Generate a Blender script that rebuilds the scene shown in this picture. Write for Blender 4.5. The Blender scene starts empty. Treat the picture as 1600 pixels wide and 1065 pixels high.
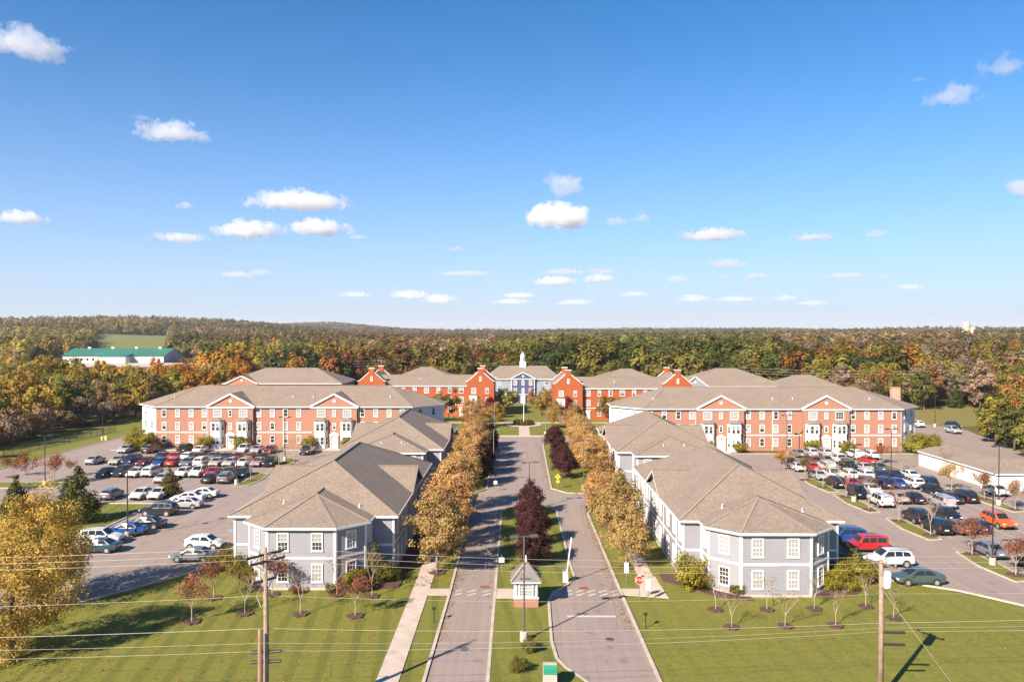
import bpy, math, random
import numpy as np
from mathutils import Vector, Matrix
R = math.radians
random.seed(7)
SC = bpy.context.scene
COL = SC.collection

# ------------------------------------------------------------------ camera, sky, sun, exposure
cam_d = bpy.data.cameras.new('camera'); cam = bpy.data.objects.new('camera', cam_d); COL.objects.link(cam)
cam_d.sensor_width = 36; cam_d.lens = 27.0; cam_d.clip_start = 0.5; cam_d.clip_end = 80000
cam.location = (0, 0, 24.4)
cam.rotation_euler = (R(90) - math.atan(15.5 / 1200), 0, math.atan(7 / 1200))
SC.camera = cam
SUN_EL, SUN_AZ = R(32.5), R(50)          # shadows run towards (cos az, sin az)
sdir = Vector((math.cos(SUN_AZ) * math.cos(SUN_EL), math.sin(SUN_AZ) * math.cos(SUN_EL), -math.sin(SUN_EL)))
W = bpy.data.worlds.new('World'); SC.world = W; W.use_nodes = True
wn = W.node_tree.nodes; wl = W.node_tree.links
sky = wn.new('ShaderNodeTexSky'); sky.sky_type = 'NISHITA'; sky.sun_disc = False
sky.sun_elevation = SUN_EL
sky.sun_rotation = math.atan2(-sdir.x, -sdir.y)
sky.altitude = 0; sky.air_density = 0.55; sky.dust_density = 0.1; sky.ozone_density = 6.5
wn['Background'].inputs['Strength'].default_value = 0.095
# pale autumn haze low over the horizon, the same all the way round: it thins out with elevation
tcw = wn.new('ShaderNodeTexCoord'); sx = wn.new('ShaderNodeSeparateXYZ'); wl.new(tcw.outputs['Generated'], sx.inputs[0])
def wmath(op, a, b=None):
    m = wn.new('ShaderNodeMath'); m.operation = op
    for i, x in enumerate((a, b)):
        if x is None: continue
        if isinstance(x, (int, float)): m.inputs[i].default_value = x
        else: wl.new(x, m.inputs[i])
    return m.outputs[0]
veil = wmath('EXPONENT', wmath('MULTIPLY', wmath('POWER', wmath('DIVIDE', wmath('MAXIMUM', sx.outputs[2], 0.0), 0.17), 1.3), -1.0))
hsv = wn.new('ShaderNodeHueSaturation'); hsv.inputs['Saturation'].default_value = 1.18; hsv.inputs['Hue'].default_value = 0.49; wl.new(sky.outputs[0], hsv.inputs['Color'])
wmix = wn.new('ShaderNodeMix'); wmix.data_type = 'RGBA'; wl.new(veil, wmix.inputs[0]); wl.new(hsv.outputs[0], wmix.inputs[6]); wmix.inputs[7].default_value = (2.75, 3.1, 3.6, 1)
wl.new(wmix.outputs[2], wn['Background'].inputs[0])
sun_d = bpy.data.lights.new('sun', 'SUN'); sun = bpy.data.objects.new('sun', sun_d); COL.objects.link(sun)
sun_d.energy = 5.0; sun_d.angle = R(0.53); sun_d.color = (1.0, 0.88, 0.72)
sun.rotation_euler = sdir.to_track_quat('-Z', 'Y').to_euler()
SC.view_settings.view_transform = 'Standard'; SC.view_settings.look = 'None'
SC.view_settings.exposure = 1.25; SC.view_settings.gamma = 1.0; SC.view_settings.use_curve_mapping = False
SC.cycles.use_denoising = True
SC.cycles.max_bounces = 16; SC.cycles.diffuse_bounces = 2; SC.cycles.glossy_bounces = 2
SC.cycles.transmission_bounces = 3; SC.cycles.transparent_max_bounces = 12; SC.cycles.volume_bounces = 14
SC.cycles.sample_clamp_indirect = 4.0

# ------------------------------------------------------------------ helpers
def link(o, parent=None):
    COL.objects.link(o)
    if parent is not None: o.parent = parent
    return o
def tag(o, label=None, cat=None, group=None, kind=None):
    if label: o['label'] = label
    if cat: o['category'] = cat
    if group: o['group'] = group
    if kind: o['kind'] = kind
    return o
def empty(name, loc, rz=0.0):
    o = bpy.data.objects.new(name, None); o.location = loc; o.rotation_euler = (0, 0, rz)
    o.empty_display_size = 0.3
    return link(o)
def put(name, me, parent=None, loc=(0, 0, 0), rz=0.0, sc=None, mat=None):
    o = bpy.data.objects.new(name, me); o.location = loc; o.rotation_euler = (0, 0, rz)
    if sc is not None: o.scale = (sc, sc, sc) if not hasattr(sc, '__len__') else sc
    link(o, parent)
    if mat is not None:
        o.material_slots[0].link = 'OBJECT'; o.material_slots[0].material = mat
    return o
ORD = ['first','second','third','fourth','fifth','sixth','seventh','eighth','ninth','tenth','eleventh','twelfth','thirteenth',
       'fourteenth','fifteenth','sixteenth','seventeenth','eighteenth','nineteenth','twentieth']
TENS = {2: ('twenty', 'twentieth'), 3: ('thirty', 'thirtieth'), 4: ('forty', 'fortieth'), 5: ('fifty', 'fiftieth'), 6: ('sixty', 'sixtieth')}
def ordn(i):
    i += 1
    if i <= 20: return ORD[i - 1]
    t, u = divmod(i, 10)
    return TENS[t][1] if u == 0 else TENS[t][0] + '-' + ORD[u - 1]

class MB:
    def __init__(s): s.v = []; s.f = []; s.m = []
    def face(s, pts, m=0):
        b = len(s.v); s.v += [tuple(p) for p in pts]; s.f.append(tuple(range(b, b + len(pts)))); s.m.append(m)
    def hexa(s, b4, t4, m=0):
        b = len(s.v); s.v += [tuple(p) for p in b4] + [tuple(p) for p in t4]
        for f in ((3, 2, 1, 0), (4, 5, 6, 7), (0, 1, 5, 4), (1, 2, 6, 5), (2, 3, 7, 6), (3, 0, 4, 7)):
            s.f.append(tuple(b + i for i in f)); s.m.append(m)
    def box(s, c, d, rz=0.0, m=0):
        x, y, z = d[0] / 2, d[1] / 2, d[2] / 2; ca, sa = math.cos(rz), math.sin(rz)
        q = lambda a, b_, h: (c[0] + a * ca - b_ * sa, c[1] + a * sa + b_ * ca, c[2] + h)
        s.hexa([q(-x, -y, -z), q(x, -y, -z), q(x, y, -z), q(-x, y, -z)], [q(-x, -y, z), q(x, -y, z), q(x, y, z), q(-x, y, z)], m)
    def prism(s, poly, z0, z1, m=0, mtop=None, bottom=False):
        b = len(s.v); n = len(poly)
        s.v += [(p[0], p[1], z0) for p in poly] + [(p[0], p[1], z1) for p in poly]
        for i in range(n):
            j = (i + 1) % n; s.f.append((b + i, b + j, b + n + j, b + n + i)); s.m.append(m)
        s.f.append(tuple(range(b + n, b + 2 * n))); s.m.append(m if mtop is None else mtop)
        if bottom: s.f.append(tuple(range(b + n - 1, b - 1, -1))); s.m.append(m)
    def wbox(s, P, Q, u0, u1, z0, z1, o0, o1, m=0):          # a board on the wall P->Q, o = outward offset
        d = Vector((Q[0] - P[0], Q[1] - P[1])).normalized(); n = Vector((d.y, -d.x))
        q = lambda u, o, z: (P[0] + d.x * u + n.x * o, P[1] + d.y * u + n.y * o, z)
        s.hexa([q(u0, o1, z0), q(u1, o1, z0), q(u1, o0, z0), q(u0, o0, z0)], [q(u0, o1, z1), q(u1, o1, z1), q(u1, o0, z1), q(u0, o0, z1)], m)
    def tube(s, pts, rad, n=8, m=0, cap=True):
        pts = [Vector(p) for p in pts]
        if not hasattr(rad, '__len__'): rad = [rad] * len(pts)
        b = len(s.v)
        for i, p in enumerate(pts):
            a = pts[max(i - 1, 0)]; c = pts[min(i + 1, len(pts) - 1)]
            t = (c - a).normalized(); x = t.orthogonal() if abs(t.z) < 0.9 else t.cross(Vector((0, 1, 0)))
            x.normalize(); y = t.cross(x)
            for k in range(n):
                an = 2 * math.pi * k / n
                s.v.append(tuple(p + (x * math.cos(an) + y * math.sin(an)) * rad[i]))
        for i in range(len(pts) - 1):
            for k in range(n):
                k2 = (k + 1) % n
                s.f.append((b + i * n + k, b + i * n + k2, b + (i + 1) * n + k2, b + (i + 1) * n + k)); s.m.append(m)
        if cap:
            s.f.append(tuple(b + k for k in range(n - 1, -1, -1))); s.m.append(m)
            e = b + (len(pts) - 1) * n; s.f.append(tuple(e + k for k in range(n))); s.m.append(m)
    def bar(s, p, q, w, h, m=0):                              # square bar between two points (roof caps, rakes)
        p, q = Vector(p), Vector(q); t = (q - p).normalized(); x = t.cross(Vector((0, 0, 1))).normalized(); z = x.cross(t)
        c = lambda e, a, b_: e + x * a * w / 2 + z * b_ * h / 2
        s.hexa([c(p, -1, -1), c(p, 1, -1), c(q, 1, -1), c(q, -1, -1)], [c(p, -1, 1), c(p, 1, 1), c(q, 1, 1), c(q, -1, 1)], m)
    def mesh(s, name, mats, smooth=False):
        me = bpy.data.meshes.new(name); me.from_pydata(s.v, [], s.f)
        for m in (mats if isinstance(mats, (list, tuple)) else [mats]): me.materials.append(m)
        if any(s.m): me.polygons.foreach_set('material_index', s.m)
        if smooth: me.polygons.foreach_set('use_smooth', [True] * len(s.f))
        me.update(); return me
    def build(s, name, mats, parent=None, smooth=False, loc=(0, 0, 0), rz=0.0):
        return put(name, s.mesh(name, mats, smooth), parent, loc, rz)

# ------------------------------------------------------------------ materials
MATS = {}
class NT:
    def __init__(s, name):
        s.mat = bpy.data.materials.new(name); s.mat.use_nodes = True; s.n = s.mat.node_tree.nodes; s.l = s.mat.node_tree.links
        s.b = s.n['Principled BSDF']; s.out = s.n['Material Output']; s.geo = s.n.new('ShaderNodeNewGeometry')
        s.pos = s.geo.outputs['Position']
    def noise(s, scale, detail=3, rough=0.55, vec=None, dist=0):
        n = s.n.new('ShaderNodeTexNoise'); n.inputs['Scale'].default_value = scale; n.inputs['Detail'].default_value = detail
        n.inputs['Roughness'].default_value = rough; n.inputs['Distortion'].default_value = dist
        s.l.new(vec if vec is not None else s.pos, n.inputs['Vector']); return n.outputs['Fac']
    def ramp(s, fac, stops):
        r = s.n.new('ShaderNodeValToRGB'); e = r.color_ramp.elements
        while len(e) < len(stops): e.new(0.5)
        for i, (p, c) in enumerate(stops): e[i].position = p; e[i].color = (*c, 1) if len(c) == 3 else c
        s.l.new(fac, r.inputs['Fac']); return r.outputs['Color']
    def mix(s, a, b, fac, mode='MIX'):
        m = s.n.new('ShaderNodeMix'); m.data_type = 'RGBA'; m.blend_type = mode
        for i, x in ((6, a), (7, b)):
            if isinstance(x, (tuple, list)): m.inputs[i].default_value = (*x, 1)
            else: s.l.new(x, m.inputs[i])
        if isinstance(fac, (int, float)): m.inputs[0].default_value = fac
        else: s.l.new(fac, m.inputs[0])
        return m.outputs[2]
    def math(s, op, a, b=None):
        m = s.n.new('ShaderNodeMath'); m.operation = op
        for i, x in enumerate((a, b)):
            if x is None: continue
            if isinstance(x, (int, float)): m.inputs[i].default_value = x
            else: s.l.new(x, m.inputs[i])
        return m.outputs[0]
    def sep(s, vec=None):
        n = s.n.new('ShaderNodeSeparateXYZ'); s.l.new(vec if vec is not None else s.pos, n.inputs[0]); return n.outputs
    def wall_uv(s):                                           # (along the wall, height): works on any upright or sloping face
        c = s.n.new('ShaderNodeVectorMath'); c.operation = 'CROSS_PRODUCT'; c.inputs[0].default_value = (0, 0, 1); s.l.new(s.geo.outputs['True Normal'], c.inputs[1])
        nz = s.n.new('ShaderNodeVectorMath'); nz.operation = 'NORMALIZE'; s.l.new(c.outputs[0], nz.inputs[0])
        d = s.n.new('ShaderNodeVectorMath'); d.operation = 'DOT_PRODUCT'; s.l.new(nz.outputs[0], d.inputs[0]); s.l.new(s.pos, d.inputs[1])
        cb = s.n.new('ShaderNodeCombineXYZ'); s.l.new(d.outputs['Value'], cb.inputs[0]); s.l.new(s.sep()[2], cb.inputs[1])
        return cb.outputs[0]
    def bump(s, h, strength=0.3, dist=0.02):
        b = s.n.new('ShaderNodeBump'); b.inputs['Strength'].default_value = strength; b.inputs['Distance'].default_value = dist
        s.l.new(h, b.inputs['Height']); s.l.new(b.outputs[0], s.b.inputs['Normal'])
    def color(s, c):
        if isinstance(c, (tuple, list)): s.b.inputs['Base Color'].default_value = (*c, 1)
        else: s.l.new(c, s.b.inputs['Base Color'])
    def done(s, rough=0.7, metal=0.0, spec=None):
        s.b.inputs['Roughness'].default_value = rough; s.b.inputs['Metallic'].default_value = metal
        if spec is not None: s.b.inputs['Specular IOR Level'].default_value = spec
        return s.mat
def plain(name, c, rough=0.6, metal=0.0, var=0.12, scale=1.5, spec=None):
    if name in MATS: return MATS[name]
    t = NT(name)
    f = t.noise(scale, 4, 0.6)
    t.color(t.ramp(f, [(0.3, tuple(x * (1 - var) for x in c)), (0.7, tuple(min(1, x * (1 + var)) for x in c))]))
    MATS[name] = t.done(rough, metal, spec); return MATS[name]

white = plain('white_trim', (0.66, 0.645, 0.62), 0.55, var=0.05)
dark_int = plain('dark_interior', (0.022, 0.022, 0.026), 0.9, var=0.3)
blind_m = plain('window_blind', (0.30, 0.30, 0.31), 0.8, var=0.06, scale=6)
concrete = plain('concrete', (0.46, 0.37, 0.31), 0.85, var=0.16, scale=0.9)
kerb_m = plain('kerb_concrete', (0.42, 0.36, 0.30), 0.85, var=0.18, scale=0.7)
paint_m = plain('road_paint', (0.47, 0.43, 0.39), 0.7, var=0.22, scale=2.5)
dgrey_iron = plain('cast_iron', (0.075, 0.065, 0.06), 0.7, 0.3, var=0.3, scale=8)
mulch = plain('mulch', (0.085, 0.04, 0.03), 0.95, var=0.4, scale=9)
black_metal = plain('black_metal', (0.025, 0.024, 0.024), 0.5, var=0.2)
grey_metal = plain('grey_metal', (0.30, 0.30, 0.31), 0.45, 0.6, var=0.1)
pole_wood = plain('pole_wood', (0.26, 0.18, 0.135), 0.9, var=0.3, scale=3)
wire_m = plain('wire', (0.34, 0.29, 0.25), 0.6, var=0.05)
wire_light = plain('wire_light', (0.38, 0.33, 0.28), 0.5, var=0.05)
bark = plain('bark', (0.13, 0.095, 0.07), 0.95, var=0.35, scale=4)
bark_pale = plain('bark_pale', (0.34, 0.27, 0.21), 0.95, var=0.25, scale=5)
red_paint = plain('red_paint', (0.55, 0.03, 0.025), 0.5, var=0.05)
yellow_paint = plain('yellow_paint', (0.75, 0.45, 0.02), 0.5, var=0.05)
green_paint = plain('green_paint', (0.02, 0.22, 0.14), 0.5, var=0.1)
tyre = plain('tyre', (0.02, 0.02, 0.02), 0.9, var=0.1)
rim_m = plain('alloy_rim', (0.55, 0.55, 0.55), 0.35, 0.7, var=0.05)
head_m = plain('headlight_glass', (0.75, 0.75, 0.75), 0.15, var=0.03)
tail_m = plain('tail_light', (0.35, 0.01, 0.01), 0.25, var=0.05)
car_glass = plain('car_glass', (0.018, 0.022, 0.028), 0.08, var=0.05, spec=0.45)
car_trim = plain('car_trim', (0.02, 0.02, 0.02), 0.7, var=0.1)

def m_glass():
    t = NT('window_glass'); t.n.remove(t.b); lw = t.n.new('ShaderNodeLayerWeight')
    tr = t.n.new('ShaderNodeBsdfTransparent'); gl = t.n.new('ShaderNodeBsdfGlossy'); gl.inputs['Roughness'].default_value = 0.03
    mx = t.n.new('ShaderNodeMixShader'); 
    t.l.new(t.math('ADD', t.math('MULTIPLY', t.math('POWER', lw.outputs['Facing'], 4.0), 0.6), 0.09), mx.inputs[0]); t.l.new(tr.outputs[0], mx.inputs[1]); t.l.new(gl.outputs[0], mx.inputs[2])
    t.l.new(mx.outputs[0], t.out.inputs['Surface']); return t.mat
glass = m_glass()
def m_siding(name, c):
    t = NT(name); z = t.sep()[2]
    lap = t.math('FRACT', t.math('DIVIDE', z, 0.13))
    t.bump(t.math('SUBTRACT', 1.0, lap), 0.55, 0.02)
    f = t.noise(0.6, 4); f2 = t.noise(14, 2)
    t.color(t.mix(t.ramp(f, [(0.3, tuple(x * 0.93 for x in c)), (0.7, tuple(x * 1.05 for x in c))]), tuple(x * 0.9 for x in c), t.math('MULTIPLY', f2, 0.25)))
    return t.done(0.6)
siding = m_siding('grey_siding', (0.25, 0.246, 0.276))
siding_white = m_siding('white_siding', (0.62, 0.61, 0.60))
siding_blue = m_siding('slate_blue_siding', (0.055, 0.066, 0.16))
siding_pale = m_siding('pale_blue_siding', (0.24, 0.275, 0.33))
def m_brick(name, c1, c2, mortar):
    t = NT(name); uv = t.wall_uv()
    b = t.n.new('ShaderNodeTexBrick'); t.l.new(uv, b.inputs['Vector']); b.inputs['Scale'].default_value = 1.0
    b.inputs['Brick Width'].default_value = 0.22; b.inputs['Row Height'].default_value = 0.075; b.inputs['Mortar Size'].default_value = 0.008
    b.inputs['Color1'].default_value = (*c1, 1); b.inputs['Color2'].default_value = (*c2, 1); b.inputs['Mortar'].default_value = (*mortar, 1)
    f = t.noise(0.7, 5, 0.65)
    t.color(t.mix(b.outputs['Color'], t.ramp(f, [(0.25, tuple(x * 0.72 for x in c1)), (0.75, tuple(x * 1.25 for x in c2))]), 0.45))
    t.bump(b.outputs['Fac'], -0.3, 0.01); return t.done(0.85)
brick = m_brick('salmon_brick', (0.345, 0.155, 0.098), (0.29, 0.115, 0.07), (0.36, 0.27, 0.22))
brick_red = m_brick('orange_red_brick', (0.36, 0.075, 0.016), (0.29, 0.052, 0.011), (0.28, 0.12, 0.06))
def m_shingle(name, c):
    t = NT(name); uv = t.wall_uv()
    mp = t.n.new('ShaderNodeMapping'); mp.inputs['Scale'].default_value = (1, 2.3, 1); t.l.new(uv, mp.inputs[0])
    b = t.n.new('ShaderNodeTexBrick'); t.l.new(mp.outputs[0], b.inputs['Vector'])
    b.inputs['Scale'].default_value = 1.0; b.inputs['Brick Width'].default_value = 0.30; b.inputs['Row Height'].default_value = 0.15
    b.inputs['Mortar Size'].default_value = 0.008; b.offset = 0.37
    b.inputs['Color1'].default_value = (*[x * 1.32 for x in c], 1); b.inputs['Color2'].default_value = (*[x * 0.74 for x in c], 1); b.inputs['Mortar'].default_value = (*[x * 0.55 for x in c], 1)
    f = t.noise(0.35, 5, 0.6); f2 = t.noise(3.4, 4, 0.75)
    col = t.mix(b.outputs['Color'], t.ramp(f2, [(0.32, tuple(x * 0.45 for x in c)), (0.68, tuple(x * 1.7 for x in c))]), 0.6)
    t.color(t.mix(col, t.ramp(f, [(0.3, tuple(x * 0.72 for x in c)), (0.72, tuple(x * 1.2 for x in c))]), 0.35))
    t.bump(t.math('ADD', b.outputs['Fac'], f2), 0.35, 0.015); return t.done(0.92)
shingle = m_shingle('brown_shingle', (0.212, 0.162, 0.127))
shingle_grey = m_shingle('grey_shingle', (0.16, 0.145, 0.14))
ridge_m = plain('ridge_shingle', (0.245, 0.19, 0.15), 0.9, var=0.2, scale=6)
green_roof = plain('green_metal_roof', (0.03, 0.145, 0.105), 0.5, var=0.12, scale=0.08)
def m_asphalt(name, c):
    t = NT(name); f = t.noise(0.06, 5, 0.6, dist=0.6); f2 = t.noise(3.5, 5, 0.7); f3 = t.noise(0.35, 4, 0.6, dist=1.5)
    a = t.ramp(f, [(0.3, tuple(x * 0.84 for x in c)), (0.7, tuple(x * 1.12 for x in c))])
    a = t.mix(a, t.ramp(f2, [(0.35, tuple(x * 0.8 for x in c)), (0.65, tuple(x * 1.2 for x in c))]), 0.4)
    st = t.ramp(f3, [(0.60, (0, 0, 0)), (0.72, (1, 1, 1))])
    a = t.mix(a, tuple(x * 0.72 for x in c), t.math('MULTIPLY', st, 0.35))
    vo = t.n.new('ShaderNodeTexVoronoi'); vo.feature = 'DISTANCE_TO_EDGE'; vo.inputs['Scale'].default_value = 0.11; t.l.new(t.pos, vo.inputs['Vector'])
    cr = t.math('LESS_THAN', vo.outputs['Distance'], 0.0035)
    a = t.mix(a, tuple(x * 0.5 for x in c), t.math('MULTIPLY', cr, 0.7))
    mp = t.n.new('ShaderNodeMapping'); mp.inputs['Scale'].default_value = (1.5, 0.035, 1); t.l.new(t.pos, mp.inputs[0])
    a = t.mix(a, t.ramp(t.noise(1.0, 4, 0.6, mp.outputs[0]), [(0.35, tuple(x * 0.74 for x in c)), (0.65, tuple(x * 1.16 for x in c))]), 0.4)
    v2 = t.n.new('ShaderNodeTexVoronoi'); v2.inputs['Scale'].default_value = 0.42; t.l.new(t.pos, v2.inputs['Vector'])
    oil = t.ramp(t.math('ADD', v2.outputs['Distance'], t.math('MULTIPLY', f2, 0.5)), [(0.33, (1, 1, 1)), (0.47, (0, 0, 0))])
    a = t.mix(a, tuple(x * 0.45 for x in c), t.math('MULTIPLY', oil, 0.45))
    t.color(a); t.bump(f2, 0.2, 0.01); return t.done(0.9)
asphalt = m_asphalt('worn_asphalt', (0.265, 0.205, 0.178))
def m_grass(name, stripes=0.0, c_a=(0.185, 0.178, 0.035), c_b=(0.115, 0.125, 0.024), dry=(0.27, 0.22, 0.065)):
    t = NT(name); f = t.noise(0.18, 5, 0.65); f2 = t.noise(2.2, 5, 0.75); f3 = t.noise(22, 3, 0.7)
    c = t.mix(t.ramp(f, [(0.3, c_b), (0.7, c_a)]), t.ramp(f2, [(0.3, tuple(x * 0.5 for x in c_b)), (0.52, c_a), (0.74, dry)]), 0.6)
    c = t.mix(c, t.ramp(f3, [(0.32, tuple(x * 0.35 for x in c_b)), (0.68, tuple(x * 1.5 for x in c_a))]), 0.42)
    if stripes:
        p = t.sep(); w = t.math('SINE', t.math('MULTIPLY', t.math('ADD', t.math('ADD', p[0], t.math('MULTIPLY', p[1], 0.11)), t.math('MULTIPLY', f, 0.5)), math.pi / 1.05))
        c = t.mix(c, t.mix(c, (0.078, 0.092, 0.017), 0.75), t.math('MULTIPLY', t.ramp(w, [(0.35, (0, 0, 0)), (0.65, (1, 1, 1))]), t.math('MULTIPLY', t.ramp(t.noise(0.09, 3), [(0.3, (0.35, 0.35, 0.35)), (0.65, (1, 1, 1))]), stripes)))
    t.color(c); t.bump(t.math('ADD', f3, f2), 0.5, 0.05); return t.done(0.95, spec=0.15)
lawn_striped = m_grass('mown_lawn', 0.75)
lawn_m = m_grass('lawn_grass', 0.28)
meadow_m = m_grass('meadow_grass', 0.0, (0.21, 0.175, 0.055), (0.14, 0.13, 0.035), (0.28, 0.21, 0.09))
field_m = m_grass('hill_field_grass', 0.0, (0.17, 0.175, 0.045), (0.13, 0.14, 0.04), (0.21, 0.19, 0.07))
def m_ground():
    t = NT('rough_ground'); f = t.noise(0.05, 6, 0.65); f2 = t.noise(1.5, 4, 0.7)
    c = t.mix(t.ramp(f, [(0.35, (0.075, 0.085, 0.02)), (0.6, (0.13, 0.105, 0.04))]), t.ramp(f2, [(0.3, (0.05, 0.045, 0.016)), (0.7, (0.15, 0.125, 0.045))]), 0.5)
    p = t.sep(); far = t.ramp(t.math('DIVIDE', t.math('SUBTRACT', p[1], 235.0), 60.0), [(0.0, (0, 0, 0)), (1.0, (1, 1, 1))])
    c = t.mix(c, t.ramp(f, [(0.3, (0.06, 0.042, 0.022)), (0.7, (0.105, 0.07, 0.035))]), far)
    t.color(c); t.bump(f2, 0.4, 0.1); return t.done(0.97, spec=0.1)
ground_m = m_ground()

# leaves: the colour of one tree comes from the object (things) or from the point it grows on (the far wood)
def leaf_mat(name, source, transl=0.28):
    t = NT(name); t.n.remove(t.b)
    if source == 'object': o = t.n.new('ShaderNodeObjectInfo'); base = o.outputs['Color']
    else: o = t.n.new('ShaderNodeAttribute'); o.attribute_type = 'INSTANCER'; o.attribute_name = 'leafcol'; base = o.outputs['Color']
    at = t.n.new('ShaderNodeAttribute'); at.attribute_name = 'tint'
    hs = t.n.new('ShaderNodeHueSaturation'); t.l.new(base, hs.inputs['Color'])
    sp = t.sep(at.outputs['Vector'])
    t.l.new(t.math('ADD', 0.482, t.math('MULTIPLY', sp[0], 0.03)), hs.inputs['Hue'])
    t.l.new(t.math('ADD', 0.55, t.math('MULTIPLY', sp[1], 0.9)), hs.inputs['Value'])
    df = t.n.new('ShaderNodeBsdfDiffuse'); tr = t.n.new('ShaderNodeBsdfTranslucent'); mx = t.n.new('ShaderNodeMixShader'); mx.inputs[0].default_value = transl
    t.l.new(hs.outputs[0], df.inputs['Color']); t.l.new(hs.outputs[0], tr.inputs['Color'])
    t.l.new(df.outputs[0], mx.inputs[1]); t.l.new(tr.outputs[0], mx.inputs[2]); t.l.new(mx.outputs[0], t.out.inputs['Surface'])
    return t.mat
leaf_obj = leaf_mat('leaves', 'object'); leaf_far = leaf_mat('wood_leaves', 'point', 0.2)

# ------------------------------------------------------------------ terrain
def sstep(a, b, x):
    t = np.clip((np.asarray(x, float) - a) / (b - a), 0, 1); return t * t * (3 - 2 * t)
def terrain(x, y):
    x = np.asarray(x, float); y = np.asarray(y, float)
    d = np.hypot(x * 0.6, y)
    h = sstep(600, 2600, d) * 2
    h = h + sstep(-150, -1000, x) * sstep(650, 1900, y) * 36
    w = sstep(700, 1400, d)
    h = h + w * (0.85 + sstep(1500, 2600, d) * 0.75) * (4.0 * np.sin(x / 310 + 1.3) * np.cos(y / 420) + 3.0 * np.sin(x / 140 + y / 260) + 3.4 * np.sin(x / 620 - 0.6) + 2.2 * np.sin(x / 71 + 2) * np.sin(y / 190))
    return h
def grid_sheet(name, xs, ys, zoff, mat, hf=terrain):
    X, Y = np.meshgrid(xs, ys); Z = hf(X, Y) + zoff
    v = np.stack([X, Y, Z], -1).reshape(-1, 3).tolist(); nx = len(xs)
    f = [(j * nx + i, j * nx + i + 1, (j + 1) * nx + i + 1, (j + 1) * nx + i) for j in range(len(ys) - 1) for i in range(nx - 1)]
    me = bpy.data.meshes.new(name); me.from_pydata(v, [], f); me.materials.append(mat); me.update()
    me.polygons.foreach_set('use_smooth', [True] * len(f))
    return put(name, me)
gx = np.concatenate([[-9000, -6500, -5000], np.linspace(-4000, 4000, 121), [5000, 6500, 9000]])
gy = np.concatenate([[-800, 0, 250, 400], np.linspace(560, 4600, 82), [5200, 6500, 9000]])
tag(grid_sheet('ground', gx, gy, 0, ground_m), kind='structure')
tag(grid_sheet('hill_field', np.linspace(-800, -440, 28), np.linspace(860, 1400, 34), 0.5, field_m), kind='structure')

def sheet(name, poly, z, mat, label=None):
    m = MB(); m.face([(p[0], p[1], z) for p in poly]); o = m.build(name, mat); tag(o, kind='structure'); return o
# lawns
sheet('lawn_left', [(-120, 20), (-6.4, 20), (-6.2, 77), (-29, 81), (-33, 77), (-39, 68.5), (-51, 62), (-51, 116), (-120, 116)], 0.012, lawn_striped)
sheet('lawn_right', [(9.9, 20), (110, 20), (110, 60), (45.2, 67.6), (34.5, 78.5), (34, 118), (9.7, 105)], 0.012, lawn_m)
sheet('lawn_avenue_left', [(-9.8, 77), (-6.2, 77), (-6.2, 150), (-30, 165), (-30, 81)], 0.016, lawn_m)
sheet('lawn_avenue_right', [(5.4, 114), (34, 116), (34, 165), (5.4, 165)], 0.016, lawn_m)
sheet('lawn_green', [(-60, 176), (60, 176), (60, 262), (-60, 262)], 0.012, lawn_m)
sheet('lawn_field', [(-107, 116), (-91, 116), (-91, 260), (-112, 260)], 0.012, lawn_m)
sheet('meadow', [(105, 196), (150, 200), (150, 250), (96, 246)], 0.02, meadow_m)
# roads and car parks (each sheet a few millimetres above the one it crosses)
sheet('road_in', [(-6.5, 20), (-1.9, 20), (-1.9, 104), (-1.0, 108), (-6.2, 108), (-6.2, 75)], 0.030, asphalt)
sheet('road_out', [(14, 20), (10.4, 46), (10.0, 53), (9.75, 71), (9.5, 103), (9.5, 108), (4.6, 108), (5.4, 104), (5.6, 80), (5.75, 75.4), (4.8, 73.4), (2.9, 70), (2.75, 60), (3.0, 56.8), (3.8, 55), (7, 47), (7, 20)], 0.034, asphalt)
sheet('cross_street', [(-31, 106.5), (-31, 114.5), (-7, 114.5), (-4.6, 117), (-4.6, 177), (5.6, 177), (5.4, 117.4), (8, 115), (33, 114.5), (33, 106.5), (9.4, 107.2), (-6.2, 107.2)], 0.038, asphalt)
sheet('street_top', [(-62, 164.5), (-4.7, 164.5), (-4.7, 175.5), (-62, 175.5)], 0.026, asphalt)
sheet('street_top_right', [(5.65, 166), (62, 166), (62, 175.5), (5.65, 175.5)], 0.026, asphalt)
sheet('car_park_left', [(-39.2, 68.4), (-33.2, 76.6), (-31, 80), (-30.5, 160), (-83, 160), (-83, 250), (-91, 250), (-91, 114), (-130, 110), (-130, 102.6), (-66, 108.2), (-51, 108.2), (-51, 62)], 0.022, asphalt)
sheet('car_park_right', [(45.2, 68.0), (41.5, 72.2), (36.5, 75.4), (34.4, 79), (33.8, 152.5), (90, 152.5), (90, 200), (104, 212), (111, 190), (101, 152), (101, 60), (70, 60)], 0.022, asphalt)
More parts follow.
